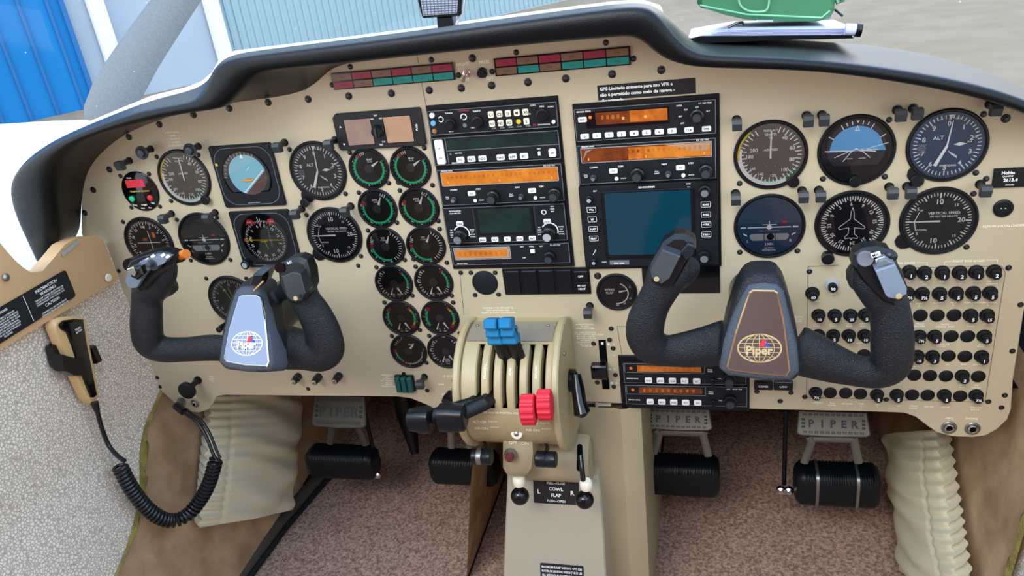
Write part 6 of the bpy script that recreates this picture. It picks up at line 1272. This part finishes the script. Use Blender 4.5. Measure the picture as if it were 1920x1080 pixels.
# ================================================================ PEDALS
def pedal(label, plate, arms, pad, Y, straps=(), dark=False, plate_on=True, ribs=True):
    t = thing('rudder_pedal', label, 'rudder pedal', P(*pad[0], -Y), group='rudder pedals')
    mt = 'alu_dark' if dark else 'alu'
    if plate_on:
        f = [P(x, y, -Y+0.02) for x, y in plate]; n = len(f)
        X0 = f[0]; ux = (f[1]-f[0]).normalized(); uy = (f[3]-f[0]).normalized(); Wd = ((f[1]-f[0]).length+(f[2]-f[3]).length)/2; Hd = (f[3]-f[0]).length
        nn = Vector((0, -0.85, 0.53)); yv = Vector((0, 0.53, 0.85)); c_ = (f[0]+f[1]+f[2]+f[3])/4
        T = Matrix(((1, 0, 0, c_.x), (0, yv.y, nn.y, c_.y), (0, yv.z, nn.z, c_.z), (0, 0, 0, 1)))
        hw = Wd/2; hh = Hd/2*1.0
        m = MB(1); m.T = T; m.prism([(-hw*0.94, hh), (-hw*1.02, -hh*0.8), (-hw*0.9, -hh), (0, -hh*1.08), (hw*0.9, -hh), (hw*1.02, -hh*0.8), (hw*0.94, hh)], -0.006, 0, mt, 0.0015); m.build('brake_plate', t, world=True)
        m = MB(1); m.T = T
        for i in range(11):
            for yy in (0.72, -0.72): m.frame(-hw*0.78+i*hw*0.156, hh*yy, hw*0.1, hh*0.17, hw*0.02, 0.0006, 'dark_grey')
        for i, ch in enumerate('PIPER'): m.text(ch, -hw*0.6+i*hw*0.3, 0, hh*0.62, 0.0007, 'dark_grey', bold=True)
        for yy in (-0.3, 0.0, 0.3):
            for s_ in (-1, 1): m.frame(s_*hw*0.83, hh*yy, hw*0.08, hh*0.15, hw*0.018, 0.0006, 'void')
        m.build('raised_lettering', t, world=True, smooth=0)
    for a in arms:
        m = MB(1); m.tube([P(x, y, -Y+0.01) for x, y in a], 0.0062, mt, 8, flat=0.5, nrm=(0, 1, 0.3)); m.build('bracket_arm', t, world=True)
    a = P(*pad[0], -Y); b = P(*pad[1], -Y); b = Vector((b.x, a.y, a.z)); r = pad[2]*depth(a)/FPX; L = b.x-a.x
    m = MB(1); N = 80
    rows = []
    for k, rr_ in [(0, 0.55), (0.02, 0.8), (0.07, 0.97)]+[(0.1+0.8*i/80, 1.0) for i in range(81)]+[(0.93, 0.97), (0.98, 0.8), (1, 0.55)]:
        row = []
        for i in range(32):
            q = 2*pi*i/32; rib = (1-0.045*((len(rows)//2) % 2)) if (ribs and 0.1 < k < 0.9 and cos(q-0.6*pi) > 0.1) else 1.0
            sx = math.copysign(abs(cos(q))**0.55, cos(q)); sz = math.copysign(abs(sin(q))**0.55, sin(q))
            row.append(Vector((a.x+L*k, a.y-r*rr_*rib*sx*0.85, a.z+r*rr_*rib*sz)))
        rows.append(row)
    m.grid(rows, 'rubber', True); m.add(rows[0], [list(range(32))], 'rubber'); m.add(rows[-1], [list(range(32))[::-1]], 'rubber'); m.build('foot_pad', t, world=True, smooth=30)
    for k in straps:
        m = MB(1); x = a.x+L*k; m.grid([[Vector((x+dx, a.y-r*1.04*0.85*math.copysign(abs(cos(q))**0.55, cos(q)), a.z+r*1.04*math.copysign(abs(sin(q))**0.55, sin(q)))) for q in [2*pi*i/32 for i in range(32)]] for dx in (-0.0022, 0.0022)], 'steel', True); m.build('clamp_band', t, world=True)
    return t
pedal('aluminium topped rudder pedal with black pad, leftmost, beside the left pouch', [(586, 748), (680, 746), (690, 795), (587, 795)], [[(620, 798), (622, 812), (618, 832)], [(665, 798), (676, 812), (684, 835)]], ((581, 862), (706, 862), 29), 0.15, dark=True)
pedal('dark rudder pedal pad below the throttle handles', [], [[(845, 806), (846, 840)], [(880, 806), (880, 840)]], ((810, 872), (934, 872), 31), 0.15, plate_on=False)
pedal('rudder pedal with pale aluminium plate, right of the console', [(1212, 768), (1328, 768), (1340, 806), (1208, 800)], [[(1228, 806), (1236, 815), (1226, 850)], [(1322, 808), (1318, 815), (1328, 855)], [(1238, 812), (1318, 814)]], ((1208, 886), (1350, 886), 36), 0.15)
pedal('rudder pedal with two metal clamp bands, rightmost, beside the right pouch', [(1498, 775), (1628, 775), (1634, 816), (1491, 812)], [[(1516, 818), (1522, 828), (1508, 868)], [(1600, 820), (1602, 830), (1610, 868)], [(1524, 824), (1600, 826)]], ((1488, 903), (1650, 903), 38), 0.15, straps=(0.26, 0.72))
for a, b, lb in (((712, 745), (708, 880), 'beside the leftmost rudder pedal'), ((1463, 775), (1470, 908), 'left of the clamped rudder pedal')):
    t = thing('pedal_rod', 'thin dark vertical linkage rod '+lb, 'rod', P(*b, -0.16), group='pedal linkage rods')
    q = P(*b, -0.16); m = MB(1); m.tube([q, Vector((q.x, q.y+0.01, -0.20))], 0.0035, 'black', 10); m.build('rod', t, world=True)
    m = MB(1)
    for dx in (-0.006, 0.006): T = Matrix.Translation(q+Vector((dx, -0.012, 0))) @ Matrix.Rotation(pi/2, 4, 'X'); m.lathe([(0.007, 0), (0.007, 0.006), (0.004, 0.009), (0.0001, 0.009)], 0, 0, 'chrome', 14, T=T)
    m.build('bolt', t, world=True)
t = thing('torque_tube', 'dark torque tube hanging in the footwell between the left pedals', 'linkage', Vector((-0.44, 0.3, -0.5)))
m = MB(1); m.tube([Vector((-0.44, 0.30, -0.26)), Vector((-0.435, 0.27, -0.50)), Vector((-0.42, 0.24, -0.57))], [0.02, 0.02, 0.008], 'black', 14); m.build('tube', t, world=True)

# ================================================================ MICROPHONE AND CORD
def wallslab(t, name, ol, o0, o1, mt, bev=0.0015, smooth=40):
    f = [sidewall(x, y, o1) for x, y in ol]; n = len(f); c_ = sum(f, Vector())/n; k = 0.08
    m = MB(1); b = [Vector((p.x-(o1-o0), p.y, p.z)) for p in f]; md = [p+Vector((-bev, 0, 0)) for p in f]; tp = [p.lerp(c_, k) for p in f]
    m.grid([b, md, tp], mt, True); m.add(tp, [list(range(n))], mt); return m.build(name, t, world=True, smooth=smooth, weld=True)
mic = thing('microphone', 'tan hand microphone with black front clipped on the grained left wall', 'microphone', sidewall(150, 680, 0.02))
wallslab(mic, 'shell', [(101, 610), (104, 599), (118, 594), (150, 592), (161, 596), (170, 650), (188, 742), (183, 752), (174, 757), (163, 747), (140, 700), (118, 655), (104, 622)], 0.014, 0.028, 'mic_tan', 0.004)
wallslab(mic, 'grille', [(112, 609), (120, 601), (140, 598), (157, 599), (163, 640), (183, 740), (178, 745), (172, 745), (150, 690), (137, 650), (126, 622), (115, 616)], 0.027, 0.031, 'gloss', 0.001)
m = MB(1); q = sidewall(147, 618, 0.032); m.T = Matrix.Translation(q) @ Matrix(((0, 0, 1, 0), (1, 0, 0, 0), (0, 1, 0, 0), (0, 0, 0, 1))); m.lines(['TELEX', '66TRA'], 0, 0.0015, 0.0028, 0.0, 'white', gap=1.4); m.build('lettering', mic, world=True, smooth=0)
m = MB(1); m.tube([sidewall(177, 755, 0.03), sidewall(182, 770, 0.03)], [0.0055, 0.004], 'cord', 12); m.build('strain_relief', mic, world=True)
ho = thing('microphone_holder', 'black plastic clip gripping the hand microphone on the left wall', 'holder', sidewall(145, 690, 0.0))
wallslab(ho, 'back_plate', [(98, 650), (110, 642), (122, 655), (122, 690), (116, 695), (106, 685)], 0.008, 0.020, 'gloss', 0.003)
wallslab(ho, 'band', [(118, 664), (140, 670), (160, 672), (164, 700), (158, 706), (140, 705), (121, 696)], 0.022, 0.036, 'gloss', 0.004)
wallslab(ho, 'side_wing', [(171, 652), (180, 647), (193, 677), (184, 682)], 0.010, 0.022, 'gloss', 0.003)
cd = thing('coiled_cord', 'black coiled microphone cord looping down before the carpet', 'cord', P(320, 980, 0.09))
p_ = [sidewall(181, 765, 0.030), sidewall(190, 800, 0.028), sidewall(204, 835, 0.028), P(222, 856, 0.16), P(234, 864, 0.164)]
m = MB(1); m.tube([Vector(q) for q in smooth_path([tuple(v) for v in p_], 6)], 0.0032, 'cord', 10); m.build('straight_lead', cd, world=True)
ax = smooth_path([(224, 874, .165), (244, 912, .162), (268, 945, .155), (295, 968, .145), (322, 976, .130), (350, 966, .115), (375, 938, .10), (393, 903, .09), (404, 864, .08)], 12)
axp = [P(a, b, c) for a, b, c in ax]
L = [0]
for i in range(1, len(axp)): L.append(L[-1]+(axp[i]-axp[i-1]).length)
def along(s_):
    for i in range(1, len(L)):
        if L[i] >= s_: k = (s_-L[i-1])/(L[i]-L[i-1]); return axp[i-1].lerp(axp[i], k), (axp[i]-axp[i-1]).normalized()
    return axp[-1], (axp[-1]-axp[-2]).normalized()
turns = 40; hp = []
for i in range(turns*12+1):
    s_ = L[-1]*i/(turns*12); c_, tg = along(s_); a_ = tg.cross(Vector((0, 1, 0))).normalized(); b_ = tg.cross(a_); q = 2*pi*i/12; hp.append(c_+a_*0.0088*cos(q)+b_*0.0088*sin(q))
m = MB(1); m.tube(hp, 0.0027, 'cord', 7); m.build('coil', cd, world=True)
p2_ = [P(405, 862, .075), P(397, 845, .07), P(385, 815, .06), (P(368, 790, .05)), P(350, 777, .042), P(342, 770, .035)]
m = MB(1); m.tube([Vector(q) for q in smooth_path([tuple(v) for v in p2_], 6)], 0.0026, 'cord', 10); m.tube([Vector(q)+Vector((0.005, 0.004, 0)) for q in smooth_path([tuple(v) for v in p2_], 6)], 0.0022, 'cord', 10); m.build('twin_lead', cd, world=True)
m = MB(1); m.tube([P(340, 753, 0.004), P(336, 763, 0.028)], 0.0065, 'gloss', 14); m.tube([P(330, 760, 0.030), P(345, 772, 0.036)], 0.0065, 'gloss', 12); m.build('plug', cd, world=True)

# ================================================================ POUCHES
def pouch(label, corners, N_, K_, ruffle_left, sgn, nn=15, ka=1.0):
    pt = [PN(x, y, N_, K_) for x, y in corners]            # tl, tr, br, bl  (rows down)
    t = thing('map_pouch', label, 'pouch', sum(pt, Vector())/4, group='map pouches')
    nu, nv = 60, 160; rows = []
    def bez(e, v): return e[0].lerp(e[1], v)
    for j in range(nv+1):
        v = j/nv; row = []
        for i in range(nu+1):
            u = i/nu; a = pt[0].lerp(pt[3], v); b = pt[1].lerp(pt[2], v); p = a.lerp(b, u)
            e = u if ruffle_left else 1-u                   # 0 at the elastic edge
            ph = v*2*pi*nn+1.3*sin(v*9)+2.2*e*sin(v*5+1); amp = ka*0.0044*math.exp(-e*8)*(1-math.exp(-e*60)*0.35)+0.0004*math.exp(-e*1.8)
            bulge = 0.022*sin(pi*min(1, max(0, u)))**0.6*(0.6+0.4*sin(pi*v))
            seam = -0.0028*math.exp(-((e-0.16)/0.012)**2)
            fold = 0.004*sin(v*14+u*6+2*sin(u*4+v*3))*e*(1-u*0.2) + 0.0022*sin(v*31-u*9+sin(v*13))*min(1, e*2)
            off = bulge+amp*sin(ph)+seam+fold
            edge = 0.0024*math.exp(-e*9)*cos(ph)
            p = p+Vector((sgn*off, 0, 0))+(a-b).normalized()*(edge if ruffle_left else -edge)
            if u in (0, 1) or v in (0, 1): pass
            row.append(p)
        rows.append(row)
    # hem that turns back at the elastic edge
    m = MB(1); m.grid(rows, 'pouch'); 
    hem = [[r[0 if ruffle_left else -1], r[0 if ruffle_left else -1]+Vector((-sgn*0.010, 0.006, 0)), r[0 if ruffle_left else -1]+Vector((-sgn*0.02, 0.02, 0))] for r in rows]; m.grid(hem, 'pouch_edge')
    m.grid([[rows[-1][i]+Vector((0, 0, 0)) for i in range(nu+1)], [rows[-1][i]+Vector((-sgn*0.012, 0, -0.004)) for i in range(nu+1)]], 'pouch_edge')
    o = m.build('cloth', t, world=True, smooth=180); return t
pouch('cream fabric pouch with gathered edge in the left footwell', [(396, 741), (570, 741), (548, 955), (374, 988)], NK, KK+0.028, True, 1)
pouch('cream fabric pouch with gathered edge in the right footwell', [(1660, 815), (1756, 806), (1800, 1120), (1690, 1068)], NR, KR-0.030, False, -1, 14, 0.55)
m = MB(1); q = [P(x, y, 0.0) for x, y in ((382, 926), (392, 923), (393, 936), (384, 940))]; m.add([*q, *[v+Vector((0, 0.004, 0)) for v in q]], [[0, 1, 2, 3], [7, 6, 5, 4], [0, 4, 5, 1], [1, 5, 6, 2], [2, 6, 7, 3], [3, 7, 4, 0]], 'blue_tag'); o = m.build('fabric_tag'); tag(o, 'small bright blue tag at the edge of the left pouch', 'tag')

# ================================================================ ON THE DASH
FZ = 0.004
fo = thing('document_folder', 'glossy folder of papers lying on top of the right glareshield', 'folder', P(1450, 75, -0.06))
def xslab(t, name, ol, Y0, Y1, mt, dz=0.0, bev=0.002, smooth=40):
    f = [P(x, y, -Y0) for x, y in ol]; n = len(f); c_ = sum(f, Vector())/n; b = [p+Vector((0, Y1-Y0, dz)) for p in f]
    a = sum((f[i].x*f[(i+1) % n].z-f[(i+1) % n].x*f[i].z) for i in range(n))
    if a < 0: f = f[::-1]; b = b[::-1]
    md = [p+Vector((0, bev, 0)) for p in f]; size = max((p-c_).length for p in f); tp = [p.lerp(c_, bev/size) for p in f]
    m = MB(1); m.grid([b, md, tp], mt, True); m.add(tp, [list(range(n))], mt); m.add(b, [list(range(n))[::-1]], mt); return m.build(name, t, world=True, smooth=smooth, weld=True)
xslab(fo, 'cover', [(1286, 74), (1310, 68), (1596, 66), (1604, 72), (1440, 76), (1300, 82)], 0.05, 0.20, 'gloss', -0.020)
xslab(fo, 'pages', [(1290, 71), (1380, 55), (1600, 52), (1606, 60), (1600, 67), (1440, 69), (1310, 74)], 0.055, 0.21, 'paper', -0.012)
m = MB(1)
for k in range(5): m.tube([P(1320+k*8, 70-k*3, -0.0545), P(1450, 66-k*2.6, -0.0545), P(1590, 65-k*2.6, -0.0545)], 0.0003, 'paper_line', 5)
m.build('page_edges', fo, world=True)
m = MB(1); m.tube([P(1585, 55, -0.050), P(1608, 56, -0.05)], 0.0062, 'paper', 18); m.tube([P(1604, 56, -0.0499), P(1615, 57, -0.0499)], 0.0070, 'gloss', 18); m.build('rolled_edge', fo, world=True)
m = MB(1); m.tube([P(1365, 52, -0.06), P(1382, 43, -0.06), P(1392, 42, -0.06), P(1395, 48, -0.06)], 0.0016, 'gloss', 8); m.build('wire_loop', fo, world=True)
gb = thing('plastic_case', 'green translucent plastic case resting on the folder at the top edge', 'case', P(1440, 42, -0.10))
xslab(gb, 'body', [(1306, -70), (1307, 8), (1314, 16), (1360, 30), (1400, 38), (1450, 42), (1530, 42), (1556, 38), (1566, 20), (1574, -70)], 0.085, 0.20, 'box_green', -0.012, 0.007)
m = MB(1); q = [P(x, y, -0.080) for x, y in smooth_path([(1384, -30), (1386, 5), (1400, 19), (1425, 22), (1440, 14), (1444, -30)], 5)]; m.tube(q, 0.0012, 'box_green_light', 8); m.tube([P(1312, 10, -0.08), P(1400, 27, -0.08), P(1540, 33, -0.08), P(1556, 20, -0.08)], 0.0010, 'box_green_light', 8); m.build('moulded_ribs', gb, world=True)
m = MB(1); q = [P(x, y, -0.083) for x, y in ((1418, 37), (1450, 37), (1450, 41), (1420, 41))]; m.add(q, [[0, 1, 2, 3]], 'grey_white'); m.build('metal_strip', gb, world=True)
m = MB(1); m.tube([P(1562, -20, -0.10), P(1572, 5, -0.095), P(1580, 2, -0.095), P(1578, -20, -0.095)], 0.003, 'box_green', 8); m.tube([P(1566, 18, -0.095), P(1575, 26, -0.09), P(1580, 30, -0.09)], 0.0014, 'gloss', 8); m.build('latch', gb, world=True)
ld = thing('lamp_unit', 'small black framed lamp with silver grid face standing on the glareshield', 'lamp', P(833, 54, -0.20))
xslab(ld, 'frame', [(777, -20), (790, 32), (793, 35), (860, 30), (863, 27), (868, -20)], 0.20, 0.225, 'gloss')
m = MB(1); f = [P(x, y, -0.1985) for x, y in ((786, -20), (793, 30), (857, 25), (860, -20))]; m.add(f, [[0, 1, 2, 3]], 'lens_grid')
for k in range(10):
    a = f[0].lerp(f[3], (k+0.5)/10); b = f[1].lerp(f[2], (k+0.5)/10); m.tube([a+Vector((0, -0.0005, 0)), b+Vector((0, -0.0005, 0))], 0.0005, 'lens_line', 4)
    a = f[0].lerp(f[1], (k+0.5)/10); b = f[3].lerp(f[2], (k+0.5)/10); m.tube([a+Vector((0, -0.0005, 0)), b+Vector((0, -0.0005, 0))], 0.0005, 'lens_line', 4)
m.build('grid_lens', ld, world=True, smooth=0)
xslab(ld, 'stem', [(818, 33), (847, 31), (849, 44), (846, 54), (820, 58)], 0.205, 0.225, 'gloss')
m = MB(1); m.tube([P(868, -10, -0.21), P(866, 20, -0.21), P(856, 46, -0.21)], [0.004, 0.003, 0.002], 'white', 8); m.build('side_bracket', ld, world=True)

# ---------------------------------------------------------------- pieces of parts go one level deeper
def reparent(child, par):
    child.parent = par
for t in [o for o in C.objects if o.type == 'EMPTY']:
    ch = list(t.children); by = {}
    for o in ch: by.setdefault(o.name.split('.')[0], o)
    for o in ch:
        b = o.name.split('.')[0]
        host = {'dial_markings': 'dial_face', 'lettering': None, 'raised_lettering': 'brake_plate', 'emblem': 'badge_plate', 'pins': 'socket', 'marker_lamp': 'bezel', 'trim_rocker_tip': 'trim_rocker', 'rating': 'button', 'silver_tip': 'knob', 'silver_band': 'knob', 'cream_collar': 'arm', 'page_edges': 'pages', 'metal_strip': 'body', 'strain_relief': 'shell'}.get(b)
        if b == 'lettering': host = next((h for h in ('faceplate', 'plate', 'housing', 'switch_housing', 'shell') if h in by), None)
        if host and host in by and by[host] is not o: reparent(o, by[host])
